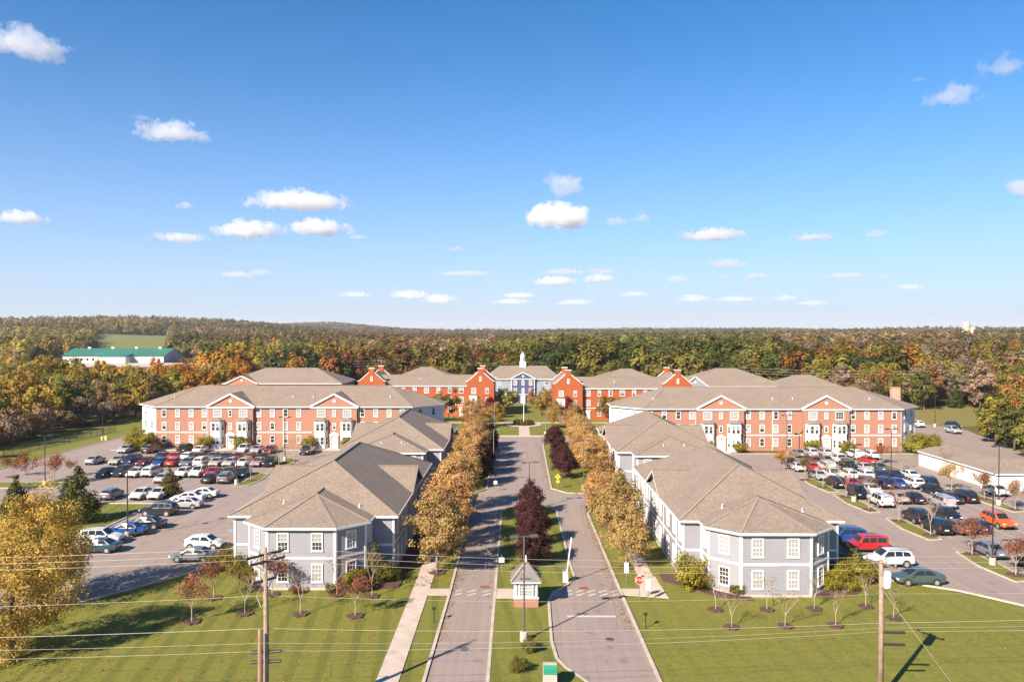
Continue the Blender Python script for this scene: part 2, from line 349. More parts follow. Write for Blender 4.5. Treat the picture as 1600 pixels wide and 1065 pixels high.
# kerbs, paths and painted markings
def kerb(pts, w=0.24, h=0.13, closed=False):
    m = MB(); n = len(pts)
    for i in range(n if closed else n - 1):
        a, b = Vector(pts[i]), Vector(pts[(i + 1) % n]); d = (b - a).normalized() * (w * 0.28); a2, b2 = a - d, b + d
        m.bar((a2.x, a2.y, h / 2 + 0.002 * (i % 2)), (b2.x, b2.y, h / 2 + 0.002 * (i % 2)), w, h)
    o = m.build('kerb', kerb_m); tag(o, kind='structure'); return o
MED = [(-2.0, 20), (-2.0, 104), (-0.9, 106.3), (1.6, 107), (4.2, 106.3), (5.4, 104), (5.6, 80), (5.75, 75.4), (4.8, 73.3), (3.4, 71.2), (2.9, 69), (2.75, 60), (3.0, 56.8), (3.6, 55.2), (4.8, 53.2), (7.0, 47), (7, 20)]
kerb(MED)
mm = MB(); mm.prism([(p[0], p[1]) for p in MED], 0.0, 0.10); tag(mm.build('median_lawn', lawn_striped), kind='structure')
kerb([(-6.5, 20), (-6.45, 53), (-6.2, 72), (-6.2, 104), (-7.5, 106.3), (-12, 106.5)])
kerb([(14, 20), (10.4, 46), (10.0, 53), (9.75, 71), (9.5, 102), (10.4, 105.6), (13, 106.4)])
kerb([(-4.6, 165), (-4.6, 118), (-6.5, 115), (-12, 114.6)]); kerb([(5.7, 166), (5.4, 118.5), (7.6, 115.4), (14, 114.7)])
kerb([(-15, 177.2), (15, 177.2)])
kerb([(-51, 62), (-51, 108), (-66, 108.1)]); kerb([(-39.2, 68.3), (-33.2, 76.5), (-30.8, 80)])
kerb([(-91, 116), (-91, 250)]); kerb([(-83, 160), (-83, 250)])
kerb([(45.3, 67.9), (41.6, 72.0), (36.5, 75.2), (34.4, 79)])
kerb([(-83, 156.4), (-31, 156.4)]); kerb([(34, 152.6), (88, 152.6)])
def slab_path(name, poly, z=0.06, n=None):
    m = MB(); m.prism(poly, 0, z); o = m.build(name, concrete); tag(o, kind='structure'); return o
def paving(name, x0, x1, y0, y1, step, z=0.07):          # a pavement of cast slabs with open joints, each slab its own piece
    root = empty(name, (0, 0, 0)); tag(root, kind='structure')
    sl = MB(); sl.prism([(x0, -step / 2 + 0.012), (x1, -step / 2 + 0.012), (x1, step / 2 - 0.012), (x0, step / 2 - 0.012)], 0, z); me = sl.mesh('paving_slab', concrete)
    for i in range(int(round((y1 - y0) / step))):
        put('paving_slab', me, root, (0, y0 + (i + 0.5) * step, random.uniform(-0.004, 0.004)))
paving('sidewalk_left', -9.8, -8.2, 22, 106, 1.5)
paving('sidewalk_right', 12.1, 13.6, 76, 106, 1.5)
slab_path('path', [(-8.2, 70.6), (-6.35, 70.6), (-6.35, 72.3), (-8.2, 72.3)], 0.075)
slab_path('path', [(9.9, 70.8), (13.9, 69.9), (13.75, 76), (12.1, 76), (11.7, 72.4), (9.9, 72.4)], 0.075)
slab_path('path', [(-1.85, 69.6), (-0.25, 69.6), (-0.25, 72.2), (-1.85, 72.2)], 0.125)
slab_path('path', [(-4.8, 177.4), (8.4, 177.4), (8.4, 179.2), (-4.8, 179.2)], 0.06)
slab_path('path', [(0.6, 179.2), (3.2, 179.2), (3.2, 196), (0.6, 196)], 0.064)
slab_path('path', [(-36, 203.5), (40, 203.5), (40, 205.2), (-36, 205.2)], 0.055)
slab_path('path', [(-55.5, 153), (-53.5, 153), (-53.5, 160), (-55.5, 160)], 0.05)
def marks(name, rects, mat=paint_m, z=0.046):
    m = MB()
    for (cx, cy, w, l, rz) in rects: m.box((cx, cy, z - 0.002), (w, l, 0.004), rz)
    o = m.build(name, mat); tag(o, kind='structure'); return o
for x0, x1 in ((-6.2, -2.1), (3.2, 9.7)):
    n = int((x1 - x0) / 1.05); marks('crosswalk_marking', [(x0 + (i + 0.5) * (x1 - x0) / n, 71.3 + s, 1.0, 0.22, R(38)) for i in range(n) for s in (0.45, -0.5)])
marks('stop_line', [(6.4, 65.4, 4.2, 0.35, 0)])
marks('detector_plate', [(-3.0, 72.9, 0.85, 0.75, 0)], plain('rust_plate', (0.25, 0.075, 0.045), 0.8, var=0.3, scale=5))
marks('detector_plate', [(6.4, 72.6, 0.85, 0.75, 0)], MATS['rust_plate'])
marks('stall_lines', [(-48.3, 78.5 + 3.0 * i, 5.2, 0.11, 0) for i in range(12)] + [(-33.6, 80.2 + 2.8 * i, 4.8, 0.11, 0) for i in range(9)])
marks('stall_lines', [(-79 + 2.6 * i, y, 0.11, 5.0, 0) for y in (138.5, 144.6, 121.5, 127.6, 111.5) for i in range(14)], z=0.044)
marks('stall_lines', [(49.0 + 2.45 * i, y, 0.11, 5.0, 0) for y in (84, 93, 98.6, 107.2, 114, 120, 127, 134, 141) for i in range(8)], z=0.044)
for (x, y) in ((-4.0, 58.6), (7.4, 60.5), (-39.5, 97), (-38.0, 121), (40.5, 96), (42.0, 118.0), (1.0, 128)):
    m = MB(); m.tube([(x, y, 0.03), (x, y, 0.0475)], 0.36, 16); tag(m.build('manhole_cover', dgrey_iron), kind='structure')
blue_paint = plain('blue_paint', (0.24, 0.29, 0.42), 0.8, var=0.3, scale=4)
marks('accessible_bay_marking', [(-33.6, 93.5, 3.2, 1.5, 0), (-33.2, 100.2, 3.2, 1.5, 0)], blue_paint)
def island(poly):
    m = MB(); m.prism(poly, 0, 0.11); o = m.build('planting_island', lawn_m); tag(o, kind='structure'); kerb(poly, 0.2, 0.125, True)
for (x, y0, y1) in ((47.9, 116, 127.5), (48.0, 103, 114.6), (48.8, 89.5, 99.8), (49.2, 74.6, 84.6), (67.6, 103.5, 119.5), (66.5, 128, 142)):
    island([(x - 0.7, y0), (x + 0.9, y0 + 0.4), (x + 1.2, (y0 + y1) / 2), (x + 0.9, y1 - 0.4), (x - 0.7, y1), (x - 1.3, (y0 + y1) / 2)])
for (x, y0, y1) in ((-43.6, 119.6, 131.5), (-43.0, 134.5, 147)):
    island([(x - 0.6, y0), (x + 1.2, y0 + 1), (x + 1.8, (y0 + y1) / 2), (x + 1.2, y1 - 1), (x - 0.6, y1)])
for x0, x1, y0, y1 in ((-84, -71.5, 118.5, 123), (-101, -84.5, 119.5, 124)):
    island([(x0, y0), (x1, y0), (x1 - 0.6, (y0 + y1) / 2), (x1, y1), (x0, y1)])
def bed(poly):
    m = MB(); m.prism(poly, 0, 0.10); o = m.build('mulch_bed', mulch); tag(o, kind='structure')
bed([(14.3, 74.6), (15.6, 73.4), (18.3, 70.4), (21.5, 69.1), (21.5, 72), (17, 76.5), (14.3, 77)])
bed([(27.2, 70.2), (31.5, 71), (36.0, 76), (34, 79), (30.6, 76), (28.6, 72.3)])
bed([(-17.3, 71.4), (-11.2, 72.6), (-10.6, 92), (-12.2, 92), (-12.6, 76), (-16, 74)])
bed([(-29.5, 77.8), (-24.0, 71.4), (-22.8, 72.2), (-27, 77), (-29.5, 80)])


# ------------------------------------------------------------------ windows and other building parts
WIN = {}
def win_mesh(w, h, detail, cas=0.11):
    k = (w, h, detail, cas)
    if k in WIN: return WIN[k]
    f = MB(); iw, ih = w - 2 * cas, h - 2 * cas
    f.box((0, -0.006, 0), (iw + 0.04, 0.012, ih + 0.04), m=1)
    for s in (-1, 1):
        f.box((s * (w - cas) / 2, -0.05, 0), (cas, 0.10, h)); f.box((0, -0.05, s * (h - cas) / 2), (iw, 0.098, cas))
    f.box((0, -0.065, -h / 2 - 0.02), (w + 0.12, 0.13, 0.06))
    f.box((0, -0.055, 0), (iw, 0.05, 0.06))
    if detail:
        for s in (-1, 1):
            f.box((0, -0.058, s * ih / 4), (iw, 0.028, 0.028))
            for q in (-1, 1): f.box((q * iw / 6, -0.057, s * ih / 4), (0.028, 0.026, ih / 2 - 0.03))
    fr = f.mesh('window', [white, dark_int])
    pm = MB(); hh = ih / 4 - 0.01; pm.face([(-iw / 2, -0.04, -hh), (iw / 2, -0.04, -hh), (iw / 2, -0.04, hh), (-iw / 2, -0.04, hh)]); pane = pm.mesh('pane', glass)
    bl = []
    for d in (1.0, 0.5, 0.22):
        b = MB(); b.box((0, -0.022, ih / 2 - ih * d / 2), (iw, 0.012, ih * d)); bl.append(b.mesh('blind', blind_m))
    WIN[k] = (fr, pane, bl, ih); return WIN[k]
def window(parent, P, Q, u, z, w=1.1, h=1.75, detail=True, rnd=random, out=0.0, cas=0.11, dark=0.42):
    fr, pane, bl, ih = win_mesh(w, h, detail, cas)
    d = Vector((Q[0] - P[0], Q[1] - P[1])).normalized(); n = Vector((d.y, -d.x))
    o = put('window', fr, parent, (P[0] + d.x * u + n.x * out, P[1] + d.y * u + n.y * out, z), math.atan2(d.y, d.x))
    put('pane', pane, o, (0, 0, ih / 4))
    if detail: put('pane', pane, o, (0, 0, -ih / 4))
    r = rnd.random()
    if r > dark * 0.35: put('blind', bl[0 if r > dark else (1 if r > dark * 0.6 else 2)], o)
    return o
def wall_len(P, Q): return math.hypot(Q[0] - P[0], Q[1] - P[1])
def board(parent, name, P, Q, u0, u1, z0, z1, o0, o1, mat=None):
    m = MB(); m.wbox(P, Q, u0, u1, z0, z1, o0, o1); return m.build(name, mat or white, parent)
def offset_poly(poly, d):
    n = len(poly); out = []
    for i in range(n):
        p0, p1, p2 = Vector(poly[i - 1]), Vector(poly[i]), Vector(poly[(i + 1) % n])
        a = (p1 - p0).normalized(); b = (p2 - p1).normalized(); na = Vector((a.y, -a.x)); nb = Vector((b.y, -b.x))
        k = (na + nb); k = k / max(0.3, (1 + na.dot(nb))); out.append((p1.x + k.x * d, p1.y + k.y * d))
    return out
def dress(root, foot, z_eave, corner=0.16, bands=(), corners=True, base=0.22, base_mat=None, skip=()):
    n = len(foot)
    for i in range(n):
        P, Q = foot[i], foot[(i + 1) % n]; L = wall_len(P, Q)
        if i in skip: continue
        if base: board(root, 'foundation', P, Q, 0, L, 0, base, 0, 0.05, base_mat or concrete)
        board(root, 'frieze_board', P, Q, 0, L, z_eave - 0.42, z_eave - 0.1, 0, 0.035)
        for zb in bands: board(root, 'band_board', P, Q, 0, L, zb - 0.11, zb + 0.11, 0, 0.045)
        if corners:
            board(root, 'corner_board', P, Q, -0.02, corner, base, z_eave - 0.1, 0, 0.06)
            board(root, 'corner_board', P, Q, L - corner, L + 0.02, base, z_eave - 0.1, 0, 0.058)
def eave_trim(root, eave, z, skip=(), h=0.22):
    n = len(eave)
    for i in range(n):
        if i in skip: continue
        P, Q = eave[i], eave[(i + 1) % n]; board(root, 'gutter', P, Q, -0.05, wall_len(P, Q) + 0.05, z - h, z - 0.01, -0.10, 0.07)
def soffit(root, eave, z):
    m = MB(); m.face([(p[0], p[1], z - 0.12) for p in reversed(eave)]); m.build('soffit', white, root)
def roof_obj(root, planes, mat, caps=(), vents=()):
    m = MB()
    for p in planes: m.face(p)
    r = m.build('roof', mat, root)
    for a, b in caps:
        c = MB(); c.bar((a[0], a[1], a[2] + 0.03), (b[0], b[1], b[2] + 0.03), 0.24, 0.05); c.build('ridge_cap', ridge_m, r)
    for (x, y, z) in vents:
        c = MB(); c.tube([(x, y, z - 0.3), (x, y, z + 0.34)], 0.06, 8); c.tube([(x, y, z - 0.1), (x, y, z + 0.04)], [0.16, 0.09], 8); c.build('vent_pipe', white, r)
    return r
def disc_vent(root, x, y, z, r, mat=None):
    m = MB(); m.tube([(x, y, z), (x, y - 0.06, z)], r, 14); m.build('round_vent', mat or white, root)

# ------------------------------------------------------------------ the four grey two-storey houses along the avenue
def grey_house(cx, y0, label, bay, hw=8.2, L=30.4):
    rd = random.Random(int(cx * 10) + int(y0))
    root = empty('grey_house', (cx, y0, 0)); tag(root, label, 'house', 'grey two-storey houses along the avenue')
    ze, zr, ov = 6.0, 10.1, 0.42
    if bay == 'octagon': be = [(-6.1, 0), (-6.1, -2.2), (-3.4, -4.7), (3.4, -4.7), (6.1, -2.2), (6.1, 0)]
    else: be = [(-5.9, 0), (-5.9, -3.4), (5.9, -3.4), (5.9, 0)]
    eave = [(-hw, 0)] + be + [(hw, 0), (hw, L), (-hw, L)]
    foot = offset_poly(eave, -ov); nb = len(be)
    w = MB(); w.prism(foot, 0, ze - 0.11)
    for s in (-1, 1):
        x = s * (hw - ov + 0.02); t = [(x, L / 2 - 4.4, ze - 0.13), (x, L / 2 + 4.4, ze - 0.13), (x, L / 2, ze + 2.1)]
        w.face(t if s > 0 else t[::-1])
    w.build('wall', siding, root)
    dress(root, foot, ze, bands=(3.0,))
    soffit(root, eave, ze); eave_trim(root, eave, ze)
    sl = (zr - ze) / hw
    A, B, C, D = (-hw, 0, ze), (hw, 0, ze), (hw, L, ze), (-hw, L, ze); N, F = (0, hw, zr), (0, L - hw, zr)
    P = [[A, B, N], [B, C, F, N], [C, D, F], [D, A, N, F]]; caps = [(A, N), (B, N), (C, F), (D, F), (N, F)]
    if bay == 'octagon':
        n_, r_ = (0, 1.2, 7.95), (0, 4.1, 7.95); e = [(p[0], p[1], ze) for p in be]
        P += [[e[2], e[3], n_], [e[1], e[2], n_], [e[3], e[4], n_], [e[0], e[1], n_, r_], [e[4], e[5], r_, n_]]
        caps += [(e[1], n_), (e[2], n_), (e[3], n_), (e[4], n_), (n_, r_)]; vents = [(-3.4, 1.6, 6.9), (4.4, 1.2, 6.6)]
    else:
        n_, r_ = (0, 1.6, 8.1), (0, 4.3, 8.1); e = [(p[0], p[1], ze) for p in be]
        P += [[e[1], e[2], n_], [e[0], e[1], n_, r_], [e[2], e[3], r_, n_]]; caps += [(e[1], n_), (e[2], n_), (n_, r_)]
        vents = [(-1.2, -0.9, 7.0), (1.9, -0.9, 7.0)]
    for s in (-1, 1):
        xo, xi = s * (hw + 0.12), s * (hw - 2.3 / sl); pk, pi_ = (xo, L / 2, ze + 2.3), (xi, L / 2, ze + 2.3)
        for q in (-1, 1):
            a, b = (xo, L / 2 + q * 4.8, ze - 0.02), (s * hw, L / 2 + q * 4.8, ze + 0.0); P.append([a, b, pi_, pk])
            m = MB(); m.bar((xo - s * 0.06, L / 2 + q * 4.8, ze - 0.16), (xo - s * 0.06, L / 2, ze + 2.14), 0.10, 0.24); m.build('rake_board', white, root)
        caps.append((pk, pi_))
        m = MB(); m.tube([(s * (hw - ov + 0.02), L / 2, ze + 0.9), (s * (hw - ov + 0.10), L / 2, ze + 0.9)], 0.36, 12); m.build('round_vent', white, root)
    roof_obj(root, P, shingle, caps, vents)
    i0 = 1                                                     # first wall of the bay
    def seg(i): return foot[i], foot[(i + 1) % len(foot)]
    if bay == 'octagon':
        for zi, z in enumerate((1.62, 4.55)):
            for i, us in ((i0 + 2, (0.235, 0.735)), (i0 + 1, (0.5,)), (i0 + 3, (0.5,)), (i0, (0.5,)), (i0 + 4, (0.5,))):
                Pp, Q = seg(i); l = wall_len(Pp, Q)
                for u in us: window(root, Pp, Q, u * l, z, 1.1 if l > 2 else 0.8, 1.75, True, rd)
    else:
        for z in (1.62, 4.55):
            Pp, Q = seg(i0 + 1); l = wall_len(Pp, Q)
            for u in (0.14, 0.38, 0.62, 0.86): window(root, Pp, Q, u * l, z, 1.1, 1.75, True, rd)
    ns = len(foot)
    for side in (ns - 3, ns - 1):                              # the two long walls
        Pp, Q = seg(side); l = wall_len(Pp, Q)
        for z in (1.62, 4.55):
            for u in (2.2, 5.0, 8.2, 12.6, 14.8, 17.0, 21.4, 24.6, 27.4): window(root, Pp, Q, u, z, 1.1, 1.75, True, rd)
        for u in (6.6, 10.4, 19.2, 26.0): board(root, 'downspout', Pp, Q, u - 0.05, u + 0.05, 0.1, ze - 0.2, 0.045, 0.13)
    return root
grey_house(-20.3, 76.3, 'grey clapboard house left of the entrance booth, nearest the left lawn', 'octagon', 8.45, 30.9)
grey_house(23.85, 74.6, 'grey clapboard house right of the entrance booth, nearest the right lawn', 'octagon', 8.0, 29.4)
grey_house(-19.7, 119.4, 'second grey clapboard house on the left side of the avenue', 'box', 8.3, 29.5)
grey_house(23.4, 116.8, 'second grey clapboard house on the right side of the avenue', 'box', 8.2, 29.5)

# ------------------------------------------------------------------ the two long salmon-brick blocks
def brick_block(x0, y0, L, gables, label, chim=False):
    rd = random.Random(int(y0 * 7) + int(L))
    root = empty('brick_apartment_block', (x0, y0, 0)); tag(root, label, 'apartment block', 'long three-storey brick blocks beside the car parks')
    ze, D, ch, ov = 8.65, 17.5, 5.6, 0.35
    foot = [(0, 0), (L, 0), (L + ch, ch), (L + ch, D - ch), (L, D), (0, D), (-ch, D - ch), (-ch, ch)]
    core = MB(); core.prism([(0, 0), (L, 0), (L, D), (0, D)], 0, ze - 0.1)
    for g in gables:
        core.prism([(g - 4.7, -0.75), (g + 4.7, -0.75), (g + 4.7, 0.1), (g - 4.7, 0.1)], 0, ze - 0.1)
        core.face([(g - 4.7, -0.75, ze - 0.1), (g + 4.7, -0.75, ze - 0.1), (g, -0.75, ze + 2.35)])
    core.build('brick_wall', brick, root)
    for s, pts in ((1, [(L, 0), (L + ch, ch), (L + ch, D - ch), (L, D)]), (-1, [(0, D), (-ch, D - ch), (-ch, ch), (0, 0)])):
        m = MB(); m.prism([(p[0] + s * 0.004, p[1]) for p in pts], 0, ze - 0.1); m.build('end_wall', siding_white, root)
        for i in range(3):
            P, Q = pts[i], pts[i + 1]; l = wall_len(P, Q)
            board(root, 'frieze_board', P, Q, 0, l, ze - 0.45, ze - 0.1, 0, 0.05)
            board(root, 'corner_board', P, Q, 0.03, 0.2, 0, ze - 0.1, 0, 0.05); board(root, 'corner_board', P, Q, l - 0.2, l - 0.03, 0, ze - 0.1, 0, 0.05)
            for z in (1.75, 4.55, 7.25):
                for u in ((0.28, 0.72) if i != 1 else (0.5,)): window(root, P, Q, u * l, z, 0.95, 1.6, False, rd, dark=0.6)
    fr, fe = (0, 0), (L, 0)
    cuts = [0] + [v for g in gables for v in (g - 4.7, g + 4.7)] + [L]
    for i in range(0, len(cuts), 2):
        a, b = cuts[i], cuts[i + 1]
        board(root, 'band_course', fr, fe, a, b, 3.08, 3.32, 0, 0.05, concrete if False else white)
        board(root, 'frieze_board', fr, fe, a, b, ze - 0.42, ze - 0.1, 0, 0.05)
    cols = []
    for g in gables: cols += [g - 14.2, g - 11.35, g - 8.5, g - 5.75, g + 5.75, g + 8.55, g + 11.35, g + 14.1]
    keep = []
    for c in sorted(cols):
        if 1.0 < c < L - 1.0 and all(abs(c - g) > 5.4 for g in gables) and (not keep or c - keep[-1] > 2.4): keep.append(c)
    for z in (1.75, 4.55, 7.25):
        for c in keep: window(root, fr, fe, c, z, 0.98, 1.65, True if False else False, rd, dark=0.45)
    mid = (gables[0] + gables[1]) / 2
    for u in (mid, gables[0] - 4.95, gables[1] + 4.95): board(root, 'downspout', fr, fe, u - 0.06, u + 0.06, 0.1, ze - 0.3, 0.05, 0.15)
    for g in gables:
        P, Q = (g - 4.7, -0.75), (g + 4.7, -0.75)
        board(root, 'pediment_cornice', P, Q, -0.25, 9.65, ze - 0.38, ze - 0.08, -0.05, 0.22)
        for s in (-1, 1):
            m = MB(); m.bar((g + s * 5.1, -0.93, ze - 0.05), (g, -0.93, ze + 2.62), 0.28, 0.34); m.build('rake_board', white, root)
        disc_vent(root, g, -0.76, ze + 1.15, 0.33)
        for z in (7.25,):
            window(root, P, Q, 2.0, z, 1.75, 1.6, True, rd, dark=0.1); window(root, P, Q, 7.4, z, 1.75, 1.6, True, rd, dark=0.1)
        for z in (7.25, 4.55): window(root, P, Q, 4.7, z, 0.75, 1.35, False, rd, dark=0.3)
        for s in (-1, 1):                                      # white two-storey bay windows beside the door
            c = g + s * 2.75; pts = [(c - 1.45, -0.75), (c - 0.95, -1.75), (c + 0.95, -1.75), (c + 1.45, -0.75)]
            b = MB(); b.prism(pts, 0, 5.75); bay = b.build('bay_window', siding_white, root)
            rf = MB(); ep = [(c - 1.65, -0.75), (c - 1.08, -1.95), (c + 1.08, -1.95), (c + 1.65, -0.75)]
            rf.prism(ep, 5.72, 5.86); tp = (c, -0.78, 6.5)
            for i in range(3): rf.face([(*ep[i], 5.862), (*ep[i + 1], 5.862), tp])
            rf.build('bay_roof', shingle, bay)
            for z in (1.65, 4.5):
                for u in (0.5, 1.4): window(bay, pts[1], pts[2], u, z, 0.72, 1.6, False, rd, dark=0.9, cas=0.07)
                for i in (0, 2): window(bay, pts[i], pts[i + 1], 0.56, z, 0.72, 1.6, False, rd, dark=0.95, cas=0.07)
        m = MB(); m.box((g, -0.84, 1.2), (1.1, 0.12, 2.35)); m.box((g, -0.905, 2.0), (0.7, 0.02, 0.14), m=1); door = m.build('door', [white, dark_int], root)
        m = MB()
        for s in (-1, 1): m.box((g + s * 0.72, -0.9, 1.3), (0.26, 0.3, 2.6))
        m.box((g, -0.9, 2.72), (1.9, 0.32, 0.3)); m.hexa([(g - 0.95, -1.06, 2.87), (g + 0.95, -1.06, 2.87), (g + 0.95, -0.74, 2.87), (g - 0.95, -0.74, 2.87)], [(g - 0.1, -1.06, 3.45), (g + 0.1, -1.06, 3.45), (g + 0.1, -0.74, 3.45), (g - 0.1, -0.74, 3.45)])
        m.build('door_surround', white, root)
        m = MB(); m.box((g, -2.3, 0.06), (2.6, 3.0, 0.12)); m.build('door_step', concrete, root)
    eave = offset_poly(foot, 0.5); soffit(root, eave, ze); eave_trim(root, eave, ze)
    zr = 12.4; e = [(p[0], p[1], ze) for p in eave]; hd = D / 2; N1, N2 = (6.0, hd, zr), (L - 6.0, hd, zr); lo1, lo2 = (0.2, hd, 10.75), (L - 0.2, hd, 10.75)
    P = [[e[0], e[1], N2, N1], [e[4], e[5], N1, N2], [e[1], e[2], lo2, N2], [e[2], e[3], lo2], [e[3], e[4], N2, lo2], [e[5], e[6], lo1, N1], [e[6], e[7], lo1], [e[7], e[0], N1, lo1]]
    caps = [(N1, N2), (e[1], N2), (e[0], N1), (e[2], lo2), (e[7], lo1), (lo1, N1), (lo2, N2)]
    sl = (zr - ze) / (hd + 0.5)
    for g in gables:
        pk = (g, -1.0, ze + 2.75); yi = -0.5 + 2.75 / sl; pi_ = (g, yi, ze + 2.75)
        for s in (-1, 1): P.append([(g + s * 5.25, -1.0, ze - 0.02), (g + s * 5.25, -0.45, ze), pi_, pk])
    roof_obj(root, P, shingle, caps, [(x, 3.2, ze + 3.2 * sl + 0.35) for x in (2.5, L * 0.33, L * 0.52, L * 0.6, L - 5)])
    if chim:
        m = MB(); m.box((L + 3.2, 9, 10.6), (1.6, 1.3, 3.2)); m.box((L + 3.2, 9, 12.26), (1.8, 1.5, 0.14)); m.build('chimney', plain('pink_brick', (0.42, 0.26, 0.20), 0.9), root)
    return root
brick_block(-75.6, 160.5, 53.7, (15.9, 37.6), 'long three-storey salmon brick block behind the left car park', False)
brick_block(26.0, 156.6, 52.3, (15.5, 36.8), 'long three-storey salmon brick block behind the right car park, chimney at right end', True)

# ------------------------------------------------------------------ orange-red brick halls with chimneyed gables
def red_hall(x0, x1, y0, label, bayside):
    rd = random.Random(int(x0 * 3))
    root = empty('red_brick_hall', (x0, y0, 0)); tag(root, label, 'hall', 'orange-red brick halls beyond the green')
    L = x1 - x0; gw = 7.8; ze, zg, D = 8.8, 9.7, 16.0
    w = MB(); w.prism([(gw, 1.4), (L - gw, 1.4), (L - gw, D - 1.4), (gw, D - 1.4)], 0, ze)
    for a in (0, L - gw):
        w.prism([(a, 0), (a + gw, 0), (a + gw, D), (a, D)], 0, zg)
        for y in (0, D - 0.4):
            g5 = [(a - 0.02, zg), (a + gw + 0.02, zg), (a + gw / 2 + 0.75, zg + 2.75), (a + gw / 2 - 0.75, zg + 2.75)]
            w.hexa([(p[0], y - 0.02, p[1]) for p in g5], [(p[0], y + 0.4, p[1]) for p in g5])
    w.build('brick_wall', brick_red, root)
    for a in (0, L - gw):
        c = a + gw / 2
        for y in (0.3, D - 0.3):
            m = MB(); m.box((c, y + 0.1, zg + 3.1), (1.5, 1.0, 1.8)); m.box((c, y + 0.1, zg + 4.06), (1.75, 1.2, 0.16), m=1); m.build('chimney', [brick_red, white], root)
            for s in (-1, 1):
                m = MB(); m.bar((c + s * 0.75, y, zg + 2.95), (c + s * 3.5, y, zg + 0.55), 0.5, 0.16); m.bar((c + s * 3.4, y, zg + 0.55), (c + s * 4.2, y, zg + 0.4), 0.5, 0.16); m.build('coping', white, root)
        P, Q = (a, 0), (a + gw, 0)
        window(root, P, Q, gw / 2, zg + 1.1, 0.62, 1.35, False, rd, dark=0.0)
        for z in (1.9, 4.75, 7.4):
            us = (2.0, 5.8); bu = 2.0 if (bayside > 0) == (a == 0) or bayside == 2 else 5.8
            for u in us:
                if abs(u - bu) < 0.1 and z < 6: continue
                window(root, P, Q, u, z, 1.35 if u == bu else 0.95, 1.6, True, rd, dark=0.3)
        pts = [(a + bu - 1.3, 0), (a + bu - 0.9, -0.9), (a + bu + 0.9, -0.9), (a + bu + 1.3, 0)]
        b = MB(); b.prism(pts, 0, 6.0); bay = b.build('bay_window', siding_white, root)
        for z in (1.7, 4.6):
            window(bay, pts[1], pts[2], 0.9, z, 0.85, 1.6, True, rd, dark=0.9, cas=0.07)
            for i in (0, 2): window(bay, pts[i], pts[i + 1], 0.5, z, 0.6, 1.6, False, rd, dark=0.9, cas=0.06)
        board(root, 'band_course', P, Q, 0, gw, 3.2, 3.4, 0, 0.05)
        rp = [[(a - 0.05, 0.42, zg), (a - 0.05, D - 0.42, zg), (c, D - 0.42, zg + 2.7), (c, 0.42, zg + 2.7)], [(a + gw + 0.05, 0.42, zg), (a + gw + 0.05, D - 0.42, zg), (c, D - 0.42, zg + 2.7), (c, 0.42, zg + 2.7)]]
        roof_obj(root, rp, shingle)
    P, Q = (gw, 1.4), (L - gw, 1.4); l = L - 2 * gw
    board(root, 'cornice', P, Q, 0, l, ze - 0.35, ze - 0.02, 0, 0.4); board(root, 'band_course', P, Q, 0, l, 3.2, 3.4, 0, 0.05)
    k = max(3, int(l / 3.1))
    for z in (1.9, 4.75, 7.4):
        for i in range(k):
            if z < 3 and i in (0, k - 1):
                m = MB(); u = gw + (i + 0.5) * l / k; m.box((u, 1.3, 1.25), (1.2, 0.2, 2.5)); m.box((u, 1.28, 2.6), (1.6, 0.3, 0.24)); m.build('door', white, root); continue
            window(root, P, Q, (i + 0.5) * l / k, z, 1.4 if i % 3 == 0 else 0.95, 1.6, True, rd, dark=0.35)
    for u in (l / 3, 2 * l / 3): board(root, 'downspout', P, Q, u - 0.07, u + 0.07, 0.1, ze - 0.3, 0.04, 0.14)
    zr = 11.5
    roof_obj(root, [[(gw - 0.0, 0.95, ze), (L - gw, 0.95, ze), (L - gw + 3, D / 2, zr), (gw - 3, D / 2, zr)], [(gw, D - 0.95, ze), (L - gw, D - 0.95, ze), (L - gw + 3, D / 2, zr), (gw - 3, D / 2, zr)]], shingle, [((gw, D / 2, zr), (L - gw, D / 2, zr))], [(L * 0.45, 4, ze + 1.6)])
red_hall(-45.3, -6.4, 219, 'orange-red brick hall with chimneyed gables, left of the blue house', 0)
red_hall(10.2, 47.8, 209, 'orange-red brick hall with chimneyed gables, right of the blue house', 1)

